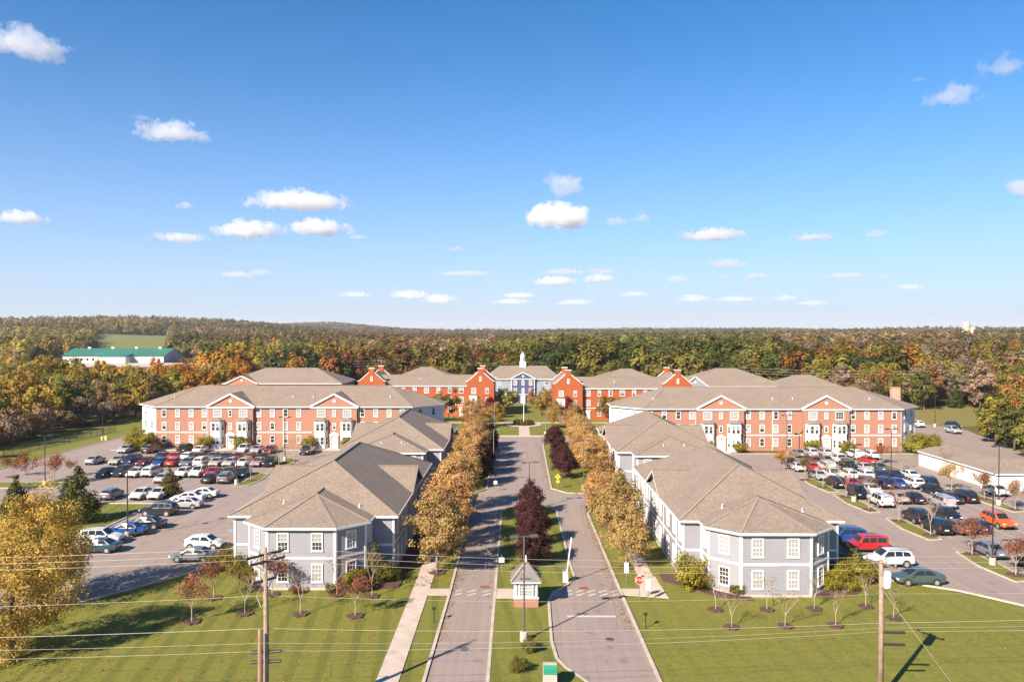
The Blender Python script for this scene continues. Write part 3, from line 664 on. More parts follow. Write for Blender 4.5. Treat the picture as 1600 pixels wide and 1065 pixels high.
# ------------------------------------------------------------------ the blue house with the cupola, end of the avenue
def blue_house():
    rd = random.Random(3); root = empty('blue_house', (2.2, 261, 0)); tag(root, 'blue clapboard house with white cupola at the end of the avenue', 'house')
    hw, D, ze, zr = 12.7, 18, 8.2, 12.2
    w = MB(); w.prism([(-hw, 0), (hw, 0), (hw, D), (-hw, D)], 0, ze); w.build('wall', siding_pale, root)
    w = MB(); w.prism([(-4, -0.8), (4, -0.8), (4, 0.05), (-4, 0.05)], 0, ze); w.face([(-4, -0.8, ze), (4, -0.8, ze), (0, -0.8, ze + 2.0)]); w.build('centre_wall', siding_blue, root)
    P, Q = (-hw, 0), (hw, 0); PC, QC = (-4, -0.8), (4, -0.8)
    for z in (1.6, 4.25, 6.9):
        for u in (1.5, 4.6, 2 * hw - 4.6, 2 * hw - 1.5): window(root, P, Q, u, z, 1.15, 1.7, True, rd, dark=0.3)
        for u in (1.4, 6.6): window(root, PC, QC, u, z, 1.15, 1.7, True, rd, dark=0.3)
        if z > 3: window(root, PC, QC, 4.0, z, 0.95, 1.6, True, rd, dark=0.3)
    for p, q, l in ((P, Q, 2 * hw),): board(root, 'band_board', p, q, 0, l / 2 - 4, 2.85, 3.1, 0, 0.05); board(root, 'band_board', p, q, l / 2 + 4, l, 2.85, 3.1, 0, 0.05)
    board(root, 'band_board', PC, QC, 0, 8, 2.85, 3.1, 0, 0.05); board(root, 'pediment_cornice', PC, QC, -0.3, 8.3, ze - 0.2, ze + 0.1, -0.1, 0.2)
    for u in (0, 7.75): board(root, 'corner_board', PC, QC, u, u + 0.25, 0, ze - 0.2, 0, 0.06)
    for u in (0, 2 * hw - 0.25): board(root, 'corner_board', P, Q, u, u + 0.25, 0, ze - 0.2, 0, 0.06)
    for s in (-1, 1):
        m = MB(); m.bar((s * 4.4, -0.95, ze), (0, -0.95, ze + 2.25), 0.25, 0.3); m.build('rake_board', white, root)
    disc_vent(root, 0, -0.82, ze + 0.95, 0.35)
    m = MB(); m.box((0, -1.1, 1.3), (1.5, 0.6, 2.6)); m.build('porch', white, root)
    eave = offset_poly([(-hw, 0), (hw, 0), (hw, D), (-hw, D)], 0.5); eave_trim(root, eave, ze, h=0.3); e = [(p[0], p[1], ze) for p in eave]
    N1, N2 = (-8.2, D / 2, zr), (8.2, D / 2, zr)
    sl = (zr - ze) / (D / 2 + 0.5)
    pl = [[e[0], e[1], N2, N1], [e[1], e[2], N2], [e[2], e[3], N1, N2], [e[3], e[0], N1]]
    for s in (-1, 1): pl.append([(s * 4.5, -1.1, ze), (s * 4.5, -0.4, ze), (0, 2.4 / sl - 0.5, ze + 2.4), (0, -1.1, ze + 2.4)])
    roof_obj(root, pl, shingle, [(N1, N2)])
    y = D / 2; m = MB(); m.box((0, y, 12.6), (2.2, 2.2, 1.9)); m.box((0, y, 13.6), (2.5, 2.5, 0.18))
    cu = m.build('cupola', white, root)
    m = MB(); m.tube([(0, y, 13.65), (0, y, 15.6)], 0.78, 8); m.tube([(0, y, 15.6), (0, y, 15.75)], 0.95, 8); m.tube([(0, y, 15.75), (0, y, 16.3), (0, y, 16.7), (0, y, 17.3)], [0.8, 0.55, 0.2, 0.03], 10); m.build('lantern', white, cu)
    m = MB()
    for k in range(4):
        a = math.pi / 2 * k; m.box((0.8 * math.cos(a), y + 0.8 * math.sin(a), 14.6), (0.42, 0.1, 1.2), a + math.pi / 2)
    m.build('louvre', plain('louvre_grey', (0.35, 0.36, 0.38)), cu)
blue_house()

# ------------------------------------------------------------------ roofs behind the front blocks
def back_block(cx, cy, hx, hy, ze, zr, wall, label, ridge=None, gable=None):
    rd = random.Random(int(cx)); root = empty('back_apartment_block', (cx, cy, 0)); tag(root, label, 'apartment block', 'apartment blocks in the back rows')
    foot = [(-hx, -hy), (hx, -hy), (hx, hy), (-hx, hy)]
    w = MB(); w.prism(foot, 0, ze - 0.1); w.build('wall', wall, root)
    eave = offset_poly(foot, 0.5); eave_trim(root, eave, ze); e = [(p[0], p[1], ze) for p in eave]
    r = hx - hy if ridge is None else ridge; N1, N2 = (-r, 0, zr), (r, 0, zr)
    pl = [[e[0], e[1], N2, N1], [e[1], e[2], N2], [e[2], e[3], N1, N2], [e[3], e[0], N1]]
    if gable is not None:
        gx, gw, gh = gable; sl = (zr - ze) / (hy + 0.5)
        m = MB(); m.prism([(gx - gw, -hy - 0.7), (gx + gw, -hy - 0.7), (gx + gw, -hy + 0.1), (gx - gw, -hy + 0.1)], 0, ze - 0.1); m.face([(gx - gw, -hy - 0.7, ze - 0.1), (gx + gw, -hy - 0.7, ze - 0.1), (gx, -hy - 0.7, ze + gh - 0.2)]); m.build('gable_wall', wall, root)
        for s in (-1, 1):
            pl.append([(gx + s * (gw + 0.4), -hy - 1.0, ze), (gx + s * (gw + 0.4), -hy - 0.4, ze), (gx, -hy - 0.5 + gh / sl, ze + gh), (gx, -hy - 1.0, ze + gh)])
            m = MB(); m.bar((gx + s * (gw + 0.3), -hy - 0.9, ze - 0.1), (gx, -hy - 0.9, ze + gh - 0.1), 0.22, 0.3); m.build('rake_board', white, root)
        disc_vent(root, gx, -hy - 0.72, ze + gh * 0.4, 0.35)
        for z in (ze - 1.4,):
            for u in (-gw * 0.5, gw * 0.5): window(root, (gx - gw, -hy - 0.7), (gx + gw, -hy - 0.7), gw + u, z, 1.1, 1.6, False, rd)
    for z in (ze - 1.5, ze - 4.2):
        k = int(2 * hx / 3.4)
        for i in range(k):
            u = (i + 0.5) * 2 * hx / k
            if gable is None or abs(u - hx - gable[0]) > gable[1] + 1: window(root, foot[0], foot[1], u, z, 1.0, 1.6, False, rd)
    roof_obj(root, pl, shingle, [(N1, N2), (e[0], N1), (e[1], N2)])
back_block(-70.5, 240, 17.5, 9.5, 8.7, 12.9, brick, 'brick block with pedimented gable behind the left salmon brick block', None, (-12, 4.6, 2.3))
back_block(-31, 262, 11, 9, 8.4, 12.2, siding, 'hipped grey roof rising behind the left red hall', 1.5)
back_block(36, 254, 11.5, 9, 8.2, 12.0, siding, 'hipped grey roof rising behind the right red hall', 1.5)
back_block(63, 232, 15, 10, 8.5, 13.2, siding, 'grey clapboard block with white gable behind the right salmon brick block', 3.0, (-11.5, 3.4, 2.9))
back_block(84, 226, 9, 8, 8.2, 11.6, siding, 'lower grey roof at the right of the gabled grey block', 2.0)

# ------------------------------------------------------------------ garage row, entrance booth
def garage():
    root = empty('garage_row', (73.2, 117.4, 0)); tag(root, 'long white garage row with brown hipped roof at the right car park', 'garage')
    L, Wd = 22.5, 7.5
    w = MB(); w.prism([(0, 0), (Wd + 9, 0), (Wd + 9, 6.5), (Wd, 6.5), (Wd, L), (0, L)], 0, 2.55); w.build('wall', siding_white, root)
    P, Q = (0, L), (0, 0)
    for i in range(5):
        a = 0.5 + i * 4.4
        m = MB(); m.wbox(P, Q, a + 0.5, a + 3.6, 0.02, 2.15, 0, 0.03); d = m.build('garage_door', plain('garage_door_white', (0.72, 0.71, 0.69), 0.6, var=0.04), root)
        for k in range(4): board(d, 'door_panel', P, Q, a + 0.6, a + 3.5, 0.1 + k * 0.51, 0.54 + k * 0.51, 0.03, 0.05)
        board(root, 'gutter', P, Q, a - 0.2 + 0.02 * i, a + 4.18, 2.48 + 0.012 * (i % 2), 2.7 + 0.012 * (i % 2), 0.2, 0.36)
    board(root, 'gutter', (0, 0), (Wd + 9, 0), -0.3, Wd + 9.3, 2.48, 2.69, 0.25, 0.4)
    e0, e1, e2, e3 = (-0.35, -0.4, 2.7), (Wd + 0.35, -0.4, 2.7), (Wd + 0.35, L + 0.4, 2.7), (-0.35, L + 0.4, 2.7); N1, N2 = (Wd / 2, 3.6, 4.3), (Wd / 2, L - 3.4, 4.3)
    roof_obj(root, [[e0, e1, N1], [e1, e2, N2, N1], [e2, e3, N2], [e3, e0, N1, N2], [e1, (Wd + 9.3, -0.4, 2.7), (Wd + 9.3, 3.2, 4.2), (Wd / 2, 3.2, 4.2)], [(Wd + 9.3, 6.9, 2.7), (Wd + 0.3, 6.9, 2.7), (Wd / 2, 3.2, 4.2), (Wd + 9.3, 3.2, 4.2)]], shingle, [(N1, N2), (e0, N1), (e3, N2)])
    m = MB(); m.face([(Wd + 9.02, 0, 2.55), (Wd + 9.02, 6.5, 2.55), (Wd + 9.02, 3.2, 4.1)]); m.build('gable_wall', siding_white, root)
garage()
def booth():
    root = empty('entrance_booth', (0.85, 68.4, 0.1)); tag(root, 'small white guard booth on brick base with pyramid roof in the median', 'booth')
    m = MB(); m.box((0, 0, 0.38), (2.15, 2.15, 0.76)); m.build('brick_base', brick, root)
    m = MB(); m.box((0, 0, 0.80), (2.25, 2.25, 0.08)); m.build('sill_band', white, root)
    m = MB(); m.box((0, 0, 1.5), (1.95, 1.95, 1.36)); m.build('wall', siding_white, root)
    c = [(-0.975, -0.975), (0.975, -0.975), (0.975, 0.975), (-0.975, 0.975)]; rd = random.Random(2)
    for i in range(4):
        P, Q = c[i], c[(i + 1) % 4]
        for u in (0.0, 1.83): board(root, 'corner_board', P, Q, u, u + 0.12, 0.84, 2.18, 0, 0.03)
        if i != 2: window(root, P, Q, 0.98, 1.5, 1.25, 1.15, True, rd, dark=0.0, cas=0.08)
        for u in (0.16, 1.67): board(root, 'shutter', P, Q, u, u + 0.12, 0.95, 2.05, 0, 0.03, plain('shutter_grey', (0.16, 0.18, 0.22)))
    m = MB(); m.box((0, 0, 2.25), (2.6, 2.6, 0.16)); m.build('cornice', white, root)
    h = 1.36; e = [(-h, -h, 2.33), (h, -h, 2.33), (h, h, 2.33), (-h, h, 2.33)]; t = (0, 0, 3.75)
    roof_obj(root, [[e[0], e[1], t], [e[1], e[2], t], [e[2], e[3], t], [e[3], e[0], t], e[::-1]], shingle_grey, [(q, t) for q in e])
    m = MB(); m.tube([(0, 0, 3.7), (0, 0, 4.3)], [0.10, 0.05], 8); m.build('finial', white, root)
    for x in (-1.2, 1.2): m = MB(); m.box((x, -1.0, 2.08), (0.14, 0.2, 0.16)); m.build('lantern', black_metal, root)
booth()

# ------------------------------------------------------------------ trees: meshes
def leaf_mesh(name, P, N, size, tint, mat, rng, aspect=0.62):
    n = len(P); N = N / np.linalg.norm(N, axis=1, keepdims=True)
    a = rng.normal(size=(n, 3)); T = np.cross(N, a); T /= np.linalg.norm(T, axis=1, keepdims=True); B = np.cross(N, T)
    s = size * rng.uniform(0.6, 1.35, (n, 1)); fold = N * s * 0.18
    V = np.stack([P - T * s, P - B * s * aspect + fold, P + T * s, P + B * s * aspect + fold], 1).reshape(-1, 3)
    me = bpy.data.meshes.new(name); me.vertices.add(4 * n); me.loops.add(4 * n); me.polygons.add(n)
    me.vertices.foreach_set('co', V.astype(np.float32).ravel()); me.loops.foreach_set('vertex_index', np.arange(4 * n, dtype=np.int32))
    me.polygons.foreach_set('loop_start', np.arange(0, 4 * n, 4, dtype=np.int32)); me.polygons.foreach_set('loop_total', np.full(n, 4, dtype=np.int32))
    me.materials.append(mat); me.update(calc_edges=True)
    at = me.attributes.new('tint', 'FLOAT_VECTOR', 'POINT'); at.data.foreach_set('vector', np.repeat(tint, 4, 0).astype(np.float32).ravel())
    return me
def crown(name, seed, n, rx, rz, zc, leaf, clumps, mat, shape='round', spread=0.30, inner=0.45, soft=0.0):
    rng = np.random.default_rng(seed)
    d = rng.normal(size=(clumps, 3)); d /= np.linalg.norm(d, axis=1, keepdims=True)
    r = inner + (1 - inner) * rng.random((clumps, 1)) ** 0.6
    if shape == 'cone':
        t = rng.random(clumps) ** 1.25; an = rng.random(clumps) * 2 * math.pi; rr = rx * (1 - t) ** 0.85 * (0.55 + 0.45 * rng.random(clumps))
        C = np.stack([rr * np.cos(an), rr * np.sin(an), zc - rz + 2 * rz * t], 1); cr = rx * spread * (0.35 + 0.8 * (1 - t))
    else:
        wob = 1 + 0.16 * np.sin(3 * np.arctan2(d[:, 1:2], d[:, 0:1]) + seed) + rng.normal(0, 0.08, (clumps, 1))
        C = d * r * wob * np.array([[rx, rx, rz]])
        if shape == 'oval': C[:, :2] *= (1 - 0.38 * np.clip(C[:, 2:3] / rz, -0.2, 1))
        if shape == 'round': C[:, 2] = np.where(C[:, 2] < 0, C[:, 2] * 0.8, C[:, 2])
        C[:, 2] += zc; cr = rx * spread * rng.uniform(0.65, 1.25, clumps)
    w = cr ** 2; i = rng.choice(clumps, n, p=w / w.sum())
    o = rng.normal(size=(n, 3)); o /= np.linalg.norm(o, axis=1, keepdims=True)
    off = o * (cr[i, None] * rng.random((n, 1)) ** 0.45) * np.array([[1, 1, 0.8]])
    P = C[i] + off; ctr = np.array([[0, 0, zc]])
    out = P - ctr; out /= np.linalg.norm(out, axis=1, keepdims=True) + 1e-6
    N = o * 0.7 + out * 0.55 + rng.normal(size=(n, 3)) * 0.55 + np.array([[0, 0, 0.25]])
    if soft: N = N * (1 - soft) + (out * 1.1 + o * 0.7 + np.array([[0, 0, 0.2]])) * soft
    ct = rng.random((clumps, 3))
    tint = 0.55 * ct[i] + 0.45 * rng.random((n, 3))
    return leaf_mesh(name, P, N, leaf, tint, mat, rng), C
def trunk_mesh(name, seed, H, r0, C, mat, clear=0.25, nl=7):
    rng = random.Random(seed); m = MB(); top = H * 0.78
    pts = [(0, 0, -0.1)] + [(rng.uniform(-0.02, 0.02) * H, rng.uniform(-0.02, 0.02) * H, top * t) for t in (0.3, 0.6, 1.0)]
    m.tube(pts, [r0 * 1.25, r0 * 0.9, r0 * 0.6, r0 * 0.15], 7)
    for k in range(min(nl, len(C))):
        c = C[rng.randrange(len(C))]; z = min(max(clear * H, c[2] * 0.62), top * 0.95)
        mid = (c[0] * 0.45, c[1] * 0.45, z + (c[2] - z) * 0.6)
        m.tube([(0, 0, z), mid, (c[0] * 0.92, c[1] * 0.92, c[2])], [r0 * 0.42, r0 * 0.25, r0 * 0.06], 5, cap=False)
    return m.mesh(name, mat, True)
def bare_tree(seed, H, r0, spread=0.5):
    rng = random.Random(seed); m = MB(); tips = []
    def grow(p, d, l, r, lev):
        q = p + d * l; m.tube([p, (p + q) / 2 + Vector((rng.uniform(-1, 1), rng.uniform(-1, 1), 0)) * l * 0.05, q], [r, r * 0.8, r * 0.6], 4 if lev else 6, cap=False)
        if lev >= 4: tips.append(q); return
        if lev >= 2: tips.append((p + q) / 2)
        for k in range(rng.choice((2, 3, 3)) if lev else 4):
            a = rng.uniform(0, 2 * math.pi); sp = spread * rng.uniform(0.6, 1.3)
            x = d.orthogonal().normalized(); y = d.cross(x); nd = (d + (x * math.cos(a) + y * math.sin(a)) * sp + Vector((0, 0, 0.12))).normalized()
            grow(q, nd, l * rng.uniform(0.62, 0.85), r * 0.58, lev + 1)
    grow(Vector((0, 0, -0.05)), Vector((0, 0, 1)), H * 0.30, r0, 0)
    return m, tips
def sparse_leaves(seed, tips, n, leaf, sp=0.25):
    rng = np.random.default_rng(seed); T = np.array([tuple(t) for t in tips]); i = rng.integers(0, len(T), n)
    return leaf_mesh('crown', T[i] + rng.normal(size=(n, 3)) * sp, rng.normal(size=(n, 3)), leaf, rng.random((n, 3)), leaf_obj, rng)
class Species:
    def __init__(s, name, variants): s.name = name; s.v = variants; s.k = 0
SP = {}
def species(key, name, H, rx, rz, zc, leaf, n, clumps, r0, shape='round', nv=3, seed=1, mat=None, spread=0.30, inner=0.45, clear=0.25, bk=None):
    out = []
    for q in range(nv):
        c, C = crown('crown', seed * 31 + q, n, rx, rz, zc, leaf, clumps, mat or leaf_obj, shape, spread, inner)
        out.append((trunk_mesh('trunk', seed * 17 + q, H, r0, C, bk or bark, clear), c))
    SP[key] = Species(name, out)
species('bronze', 'street_tree', 8.3, 3.0, 3.3, 4.9, 0.115, 10500, 120, 0.13, 'oval', 6, 3, bk=bark_pale, spread=0.25)
species('plum', 'plum_tree', 5.6, 2.25, 2.5, 3.2, 0.125, 7000, 90, 0.13, 'oval', 3, 5)
species('big', 'sycamore_tree', 10.5, 4.3, 4.9, 5.6, 0.105, 22000, 190, 0.26, 'oval', 2, 7, spread=0.23)
species('everg', 'evergreen_tree', 6.8, 2.9, 3.3, 3.5, 0.17, 5600, 90, 0.16, 'cone', 2, 9, spread=0.36)
species('small', 'small_tree', 4.6, 1.7, 1.7, 2.9, 0.13, 2200, 34, 0.07, 'round', 3, 11, bk=bark_pale)
species('maple', 'maple_tree', 13, 5.0, 5.4, 7.6, 0.36, 2900, 60, 0.26, 'round', 4, 13)
species('oak', 'oak_tree', 16, 5.2, 6.6, 9.2, 0.40, 3000, 60, 0.3, 'round', 4, 15)
species('tall', 'ash_tree', 15, 3.8, 6.4, 8.4, 0.36, 2400, 50, 0.24, 'oval', 3, 17)
species('fir', 'fir_tree', 11, 2.6, 5.2, 5.7, 0.30, 2000, 70, 0.2, 'cone', 2, 19)
species('brushy', 'thicket_tree', 6.5, 3.4, 2.8, 3.4, 0.30, 1500, 40, 0.12, 'round', 3, 21, clear=0.05)
BARE = []
for q in range(4):
    m, tips = bare_tree(40 + q, 4.4, 0.055, 0.5); BARE.append((m.mesh('trunk', bark_pale, True), sparse_leaves(60 + q, tips, 170, 0.07)))
SP['bare'] = Species('young_tree', BARE)
AIRY = []
for q in range(4):
    m, tips = bare_tree(80 + q, 4.3, 0.065, 0.52); AIRY.append((m.mesh('trunk', bark_pale, True), sparse_leaves(90 + q, tips, 1300, 0.085, 0.22)))
SP['airy'] = Species('young_tree', AIRY)
FB = []
for q in range(3):
    m, tips = bare_tree(50 + q, 12.5, 0.2, 0.42); FB.append((m.mesh('trunk', bark_pale, True), sparse_leaves(70 + q, tips, 700, 0.34, 0.7)))
SP['barewood'] = Species('leafless_tree', FB)
def tree(key, x, y, sc, col, label, group, z=0.0, sz=None, ring=0.0, cat='tree'):
    s = SP[key]; tm, cm = s.v[s.k % len(s.v)]; s.k += 1
    o = empty(s.name, (x, y, z), random.uniform(0, 6.28)); o.scale = (sc, sc, sc * (sz or random.uniform(0.93, 1.08)))
    tag(o, label, cat, group)
    put('trunk', tm, o); c = put('crown', cm, o); j = random.uniform(0.82, 1.16)
    c.color = (col[0] * j * random.uniform(0.9, 1.08), col[1] * j, col[2] * j, 1)
    if ring:
        ring *= 0.85; m = MB(); n = 18; m.prism([(x + ring * (1 + 0.16 * math.sin(k * 1.7 + x)) * math.cos(k * 6.283 / n), y + ring * (1 + 0.16 * math.sin(k * 2.3 + y)) * math.sin(k * 6.283 / n)) for k in range(n)], 0, 0.135 if ring < 1.3 else 0.14); tag(m.build('mulch_ring', mulch), kind='structure')
    return o
BRONZE = (0.45, 0.275, 0.105); PLUM = (0.075, 0.028, 0.028); GOLD = (0.34, 0.20, 0.04); RUST = (0.27, 0.105, 0.05)
OLIVE = (0.20, 0.17, 0.04); GREEN = (0.11, 0.125, 0.03); YGREEN = (0.26, 0.23, 0.04); ORANGE = (0.44, 0.19, 0.03); BROWN = (0.25, 0.155, 0.075); DGREEN = (0.06, 0.08, 0.028); TAUPE = (0.26, 0.185, 0.125)
YEL = (0.33, 0.22, 0.035)
# the avenue
ys = [77, 86, 95, 103.5, 119, 127, 135, 143, 151, 159]
for i, y in enumerate(ys): tree('bronze', -7.9 + random.uniform(-.3, .3), y, random.uniform(0.84, 1.08), BRONZE, 'bronze street tree on the left side of the avenue, %s from the entrance' % ordn(i), 'bronze trees lining the avenue', ring=0.9)
ys = [79, 87, 95.5, 103, 121, 129, 137, 145, 153, 161]
for i, y in enumerate(ys): tree('bronze', (11.3 if y < 110 else 12.4) + random.uniform(-.3, .3), y, random.uniform(0.74, 0.98), (0.46, 0.29, 0.11), 'bronze street tree on the right side of the avenue, %s from the entrance' % ordn(i), 'bronze trees lining the avenue', ring=0.9)
for i, (x, y) in enumerate(((1.6, 79.5), (1.9, 87), (1.5, 94.5), (1.8, 101.5))): tree('plum', x, y, random.uniform(0.70, 0.84), PLUM, 'dark purple plum tree in the grass median, %s from the booth' % ordn(i), 'purple plum trees')
for i, y in enumerate((122, 130, 138, 147, 156, 163)): tree('plum', -5.7, y, random.uniform(0.78, 0.92), PLUM, 'dark purple plum tree left of the upper avenue, %s going up' % ordn(i), 'purple plum trees')
for i, y in enumerate((127, 135, 143, 154, 163)): tree('plum', 7.9, y, random.uniform(0.76, 0.9), PLUM, 'dark purple plum tree right of the upper avenue, %s going up' % ordn(i), 'purple plum trees')
# left lawn and left car park
tree('big', -37.4, 56.6, 0.86, (0.42, 0.30, 0.075), 'big golden tree at the left edge, nearest the camera', 'big golden trees on the left lawn')
tree('big', -42.2, 67.5, 0.96, (0.44, 0.29, 0.065), 'tall golden tree right behind the nearest golden tree', 'big golden trees on the left lawn')
tree('everg', -56.0, 97.6, 1.0, (0.095, 0.095, 0.03), 'broad dark green tree on the grass beside the left parked cars', 'green trees left of the car park', sz=1.05)
tree('everg', -66.5, 101.5, 0.72, DGREEN, 'small dark spruce at the left edge of the lawn', 'green trees left of the car park')
tree('everg', -61.5, 104.5, 0.62, DGREEN, 'low dark spruce behind the broad dark green tree', 'green trees left of the car park')
tree('everg', -51.6, 113.6, 0.62, (0.15, 0.125, 0.035), 'olive tree on the grass tip among the white left cars', 'green trees left of the car park')
for i, (x, y, s, c, l) in enumerate(((-84.5, 127.6, 0.95, RUST, 'rusty young tree beside the drive, far left edge'), (-77.5, 121.0, 1.15, RUST, 'rusty tree behind the lamp post, left car park island'), (-73.0, 120.5, 1.25, RUST, 'rusty bushy tree right of the island lamp post, left car park'),
        (-79.5, 113.5, 1.2, (0.2, 0.13, 0.06), 'brownish fine-twigged tree above the spruces, left edge'), (-74.8, 128.0, 0.7, BROWN, 'dark brown shrubby tree left of the silver sedan'))):
    tree('airy', x, y, s, c, l, 'young trees in the left car park', ring=0.8)
for i, (x, y, c, l) in enumerate(((-43.3, 124.6, RUST, 'thin young tree on the island beside the grey parked suv'), (-42.8, 137.8, (0.24, 0.15, 0.06), 'thin young tree at the end of the packed left rows'), (-41.8, 143.5, GOLD, 'thin golden tree by the lamp post near the dark pickup'))):
    tree('bare', x, y, 1.15, c, l, 'young trees in the left car park', ring=0.9)
LT = ((-27.2, 63.9, 'farthest left'), (-27.6, 69.6, 'below the hedge'), (-23.4, 65.8, 'left of the utility pole'), (-22.6, 70.6, 'against the house corner'), (-18.6, 65.7, 'in front of the bay windows'), (-16.6, 70.6, 'against the bay wall'), (-13.8, 65.3, 'nearest the sidewalk'), (-13.3, 70.2, 'beside the evergreen shrub'))
for i, (x, y, w) in enumerate(LT): tree('airy' if i in (0, 1, 6, 3) else 'bare', x, y, 0.9 if i in (0, 1, 6) else 0.95, (0.27, 0.12, 0.07), 'small reddish tree on the left lawn, ' + w, 'young trees on the left lawn', ring=0.8)
RT = ((17.4, 67.0, 'nearest the round bush'), (17.7, 63.0, 'lower one below the round bush'), (21.9, 67.0, 'under the left bay window'), (22.2, 63.2, 'lower one under the bay'), (26.1, 67.2, 'at the right corner of the bay'), (26.4, 63.4, 'lower one right of the bay'), (30.9, 67.8, 'left of the right utility pole'), (32.0, 65.0, 'right of the right utility pole'))
for i, (x, y, w) in enumerate(RT): tree('bare', x, y, 0.78, (0.27, 0.15, 0.06), 'nearly bare young tree on the right lawn, ' + w, 'young trees on the right lawn', ring=0.75)
# right car park
PT = ((48.9, 98.2, 'bare', RUST, 'beside the black suv, third island'), (49.3, 91.5, 'bare', TAUPE, 'leafless, front end of the third island'), (49.6, 83.6, 'airy', RUST, 'rusty, back end of the nearest island'), (49.8, 76.6, 'airy', RUST, 'rusty, front end of the nearest island'), (48.0, 104.6, 'bare', RUST, 'front end of the second island'), (48.3, 112.6, 'bare', TAUPE, 'back end of the second island'),
      (66.4, 117.2, 'airy', GOLD, 'golden, beside the garage row'), (67.8, 111.4, 'airy', RUST, 'rusty, middle of the far right island'), (67.9, 104.7, 'airy', (0.3, 0.15, 0.06), 'front end of the far right island'), (47.7, 119.5, 'bare', BROWN, 'front end of the farthest left island'), (47.2, 125.6, 'airy', BROWN, 'brown, back end of the farthest left island'),
      (46.4, 133.1, 'airy', ORANGE, 'orange, by the white sedan near the houses'), (66.5, 140.5, 'airy', RUST, 'rusty, beside the white van by the brick block'), (65.6, 131.0, 'bare', TAUPE, 'leafless, near the green parked sedan'), (72.5, 130.5, 'bare', BROWN, 'leafless, at the corner of the garage row'))
for (x, y, k, c, w) in PT: tree(k, x, y, 1.0 if k == 'airy' else 1.1, c, 'young tree in the right car park, ' + w, 'young trees in the right car park', ring=1.0)
tree('everg', 15.2, 112.4, 0.62, (0.06, 0.072, 0.02), 'dark green conical tree between the two right grey houses', 'trees on the green')
# trees on the green in front of the halls
GT = ((-27, 205, 'small', 1.7, GOLD, 'gold tree in front of the left red hall, leftmost'), (-21.5, 207, 'maple', 0.55, OLIVE, 'olive gold tree in front of the left red hall'), (-18.5, 209, 'small', 1.7, (0.14, 0.1, 0.03), 'dark olive tree at the corner of the white bay, left hall'), (-7.2, 214, 'small', 1.35, (0.20, 0.02, 0.02), 'crimson tree at the gable of the left red hall'),
      (-3.5, 224, 'maple', 0.58, YGREEN, 'yellow-green tree left of the flagpole'), (7.2, 222, 'maple', 0.6, (0.24, 0.17, 0.04), 'gold tree right of the flagpole'), (13.2, 204.5, 'small', 1.4, (0.17, 0.02, 0.02), 'dark crimson tree at the gable of the right red hall'), (24.5, 203, 'maple', 0.6, (0.24, 0.15, 0.04), 'gold tree in front of the right red hall'), (29.5, 204, 'small', 1.5, (0.26, 0.07, 0.03), 'reddish tree in front of the right red hall'),
      (-11.8, 190, 'bronze', 0.9, BRONZE, 'bronze tree at the left corner of the green'), (-5.2, 196, 'bronze', 0.75, GOLD, 'thin gold tree left of the circle path'), (9.6, 193, 'bronze', 0.85, (0.33, 0.2, 0.05), 'bronze tree right of the circle path'), (13.6, 182, 'bronze', 0.9, BRONZE, 'bronze tree at the right corner of the green'))
GT += ((-6.4, 232, 'maple', 0.5, (0.33, 0.22, 0.06), 'low gold tree before the left windows of the blue house'), (10.2, 233, 'maple', 0.52, (0.30, 0.20, 0.05), 'low gold tree before the right windows of the blue house'), (-1.2, 240, 'small', 1.3, OLIVE, 'small olive tree left of the blue house door'), (5.4, 241, 'small', 1.3, (0.30, 0.17, 0.07), 'small tan tree right of the blue house door'), (-9.5, 203, 'bronze', 0.8, (0.42, 0.26, 0.09), 'tan tree left of the flagpole circle'))
for (x, y, k, s, c, l) in GT: tree(k, x, y, s, c, l, 'trees on the green')

# ------------------------------------------------------------------ shrubs and hedges
SHR = []
for q in range(4):
    c, C = crown('foliage', 200 + q, 4200, 1.0, 0.85, 0.75, 0.058, 44, leaf_obj, 'round', 0.36, 0.5); SHR.append((c, trunk_mesh('stem', 220 + q, 0.9, 0.05, C, bark, 0.05, 8)))
def shrub(x, y, s, col, label, group=None, sz=1.0, i=[0]):
    c, t = SHR[i[0] % 4]; i[0] += 1
    o = empty('shrub', (x, y, 0.08), random.uniform(0, 6)); s *= 1.16; o.scale = (s, s, s * sz); tag(o, label, 'shrub', group)
    put('stem', t, o); f = put('foliage', c, o); f.color = (*col, 1); return o
YG = (0.25, 0.215, 0.028); SG = (0.15, 0.145, 0.03)
shrub(16.7, 72.6, 1.55, YG, 'large round yellow-green bush beside the right grey house', sz=1.05)
shrub(20.4, 70.6, 0.6, SG, 'small round bush at the corner of the right bay')
for i, (x, y, s) in enumerate(((29.6, 72.0, 0.9), (31.0, 72.6, 1.1), (32.6, 73.4, 1.2), (34.0, 74.6, 1.15), (33.2, 76.6, 1.2), (31.4, 74.6, 1.1))): shrub(x, y, s, YG, 'yellow-green hedge bush right of the right bay, %s from the wall' % ordn(i), 'hedge right of the right bay')
for i, (x, y, s) in enumerate(((-29.8, 79.3, 1.1), (-28.4, 77.4, 1.15), (-27.0, 75.6, 1.1), (-25.6, 74.0, 0.9), (-30.6, 77.8, 0.9))): shrub(x, y, s, (0.17, 0.14, 0.03), 'olive hedge bush left of the left bay, %s from the car park' % ordn(i), 'hedge left of the left bay')
shrub(-15.6, 73.0, 1.0, YG, 'clipped yellow-green bush under the right window of the left bay'); shrub(-12.6, 74.6, 0.95, SG, 'round green bush beside the left house, near the sidewalk')
tree('everg', -13.9, 74.9, 0.56, (0.12, 0.11, 0.03), 'conical green shrub at the right corner of the left bay', 'green trees left of the car park')
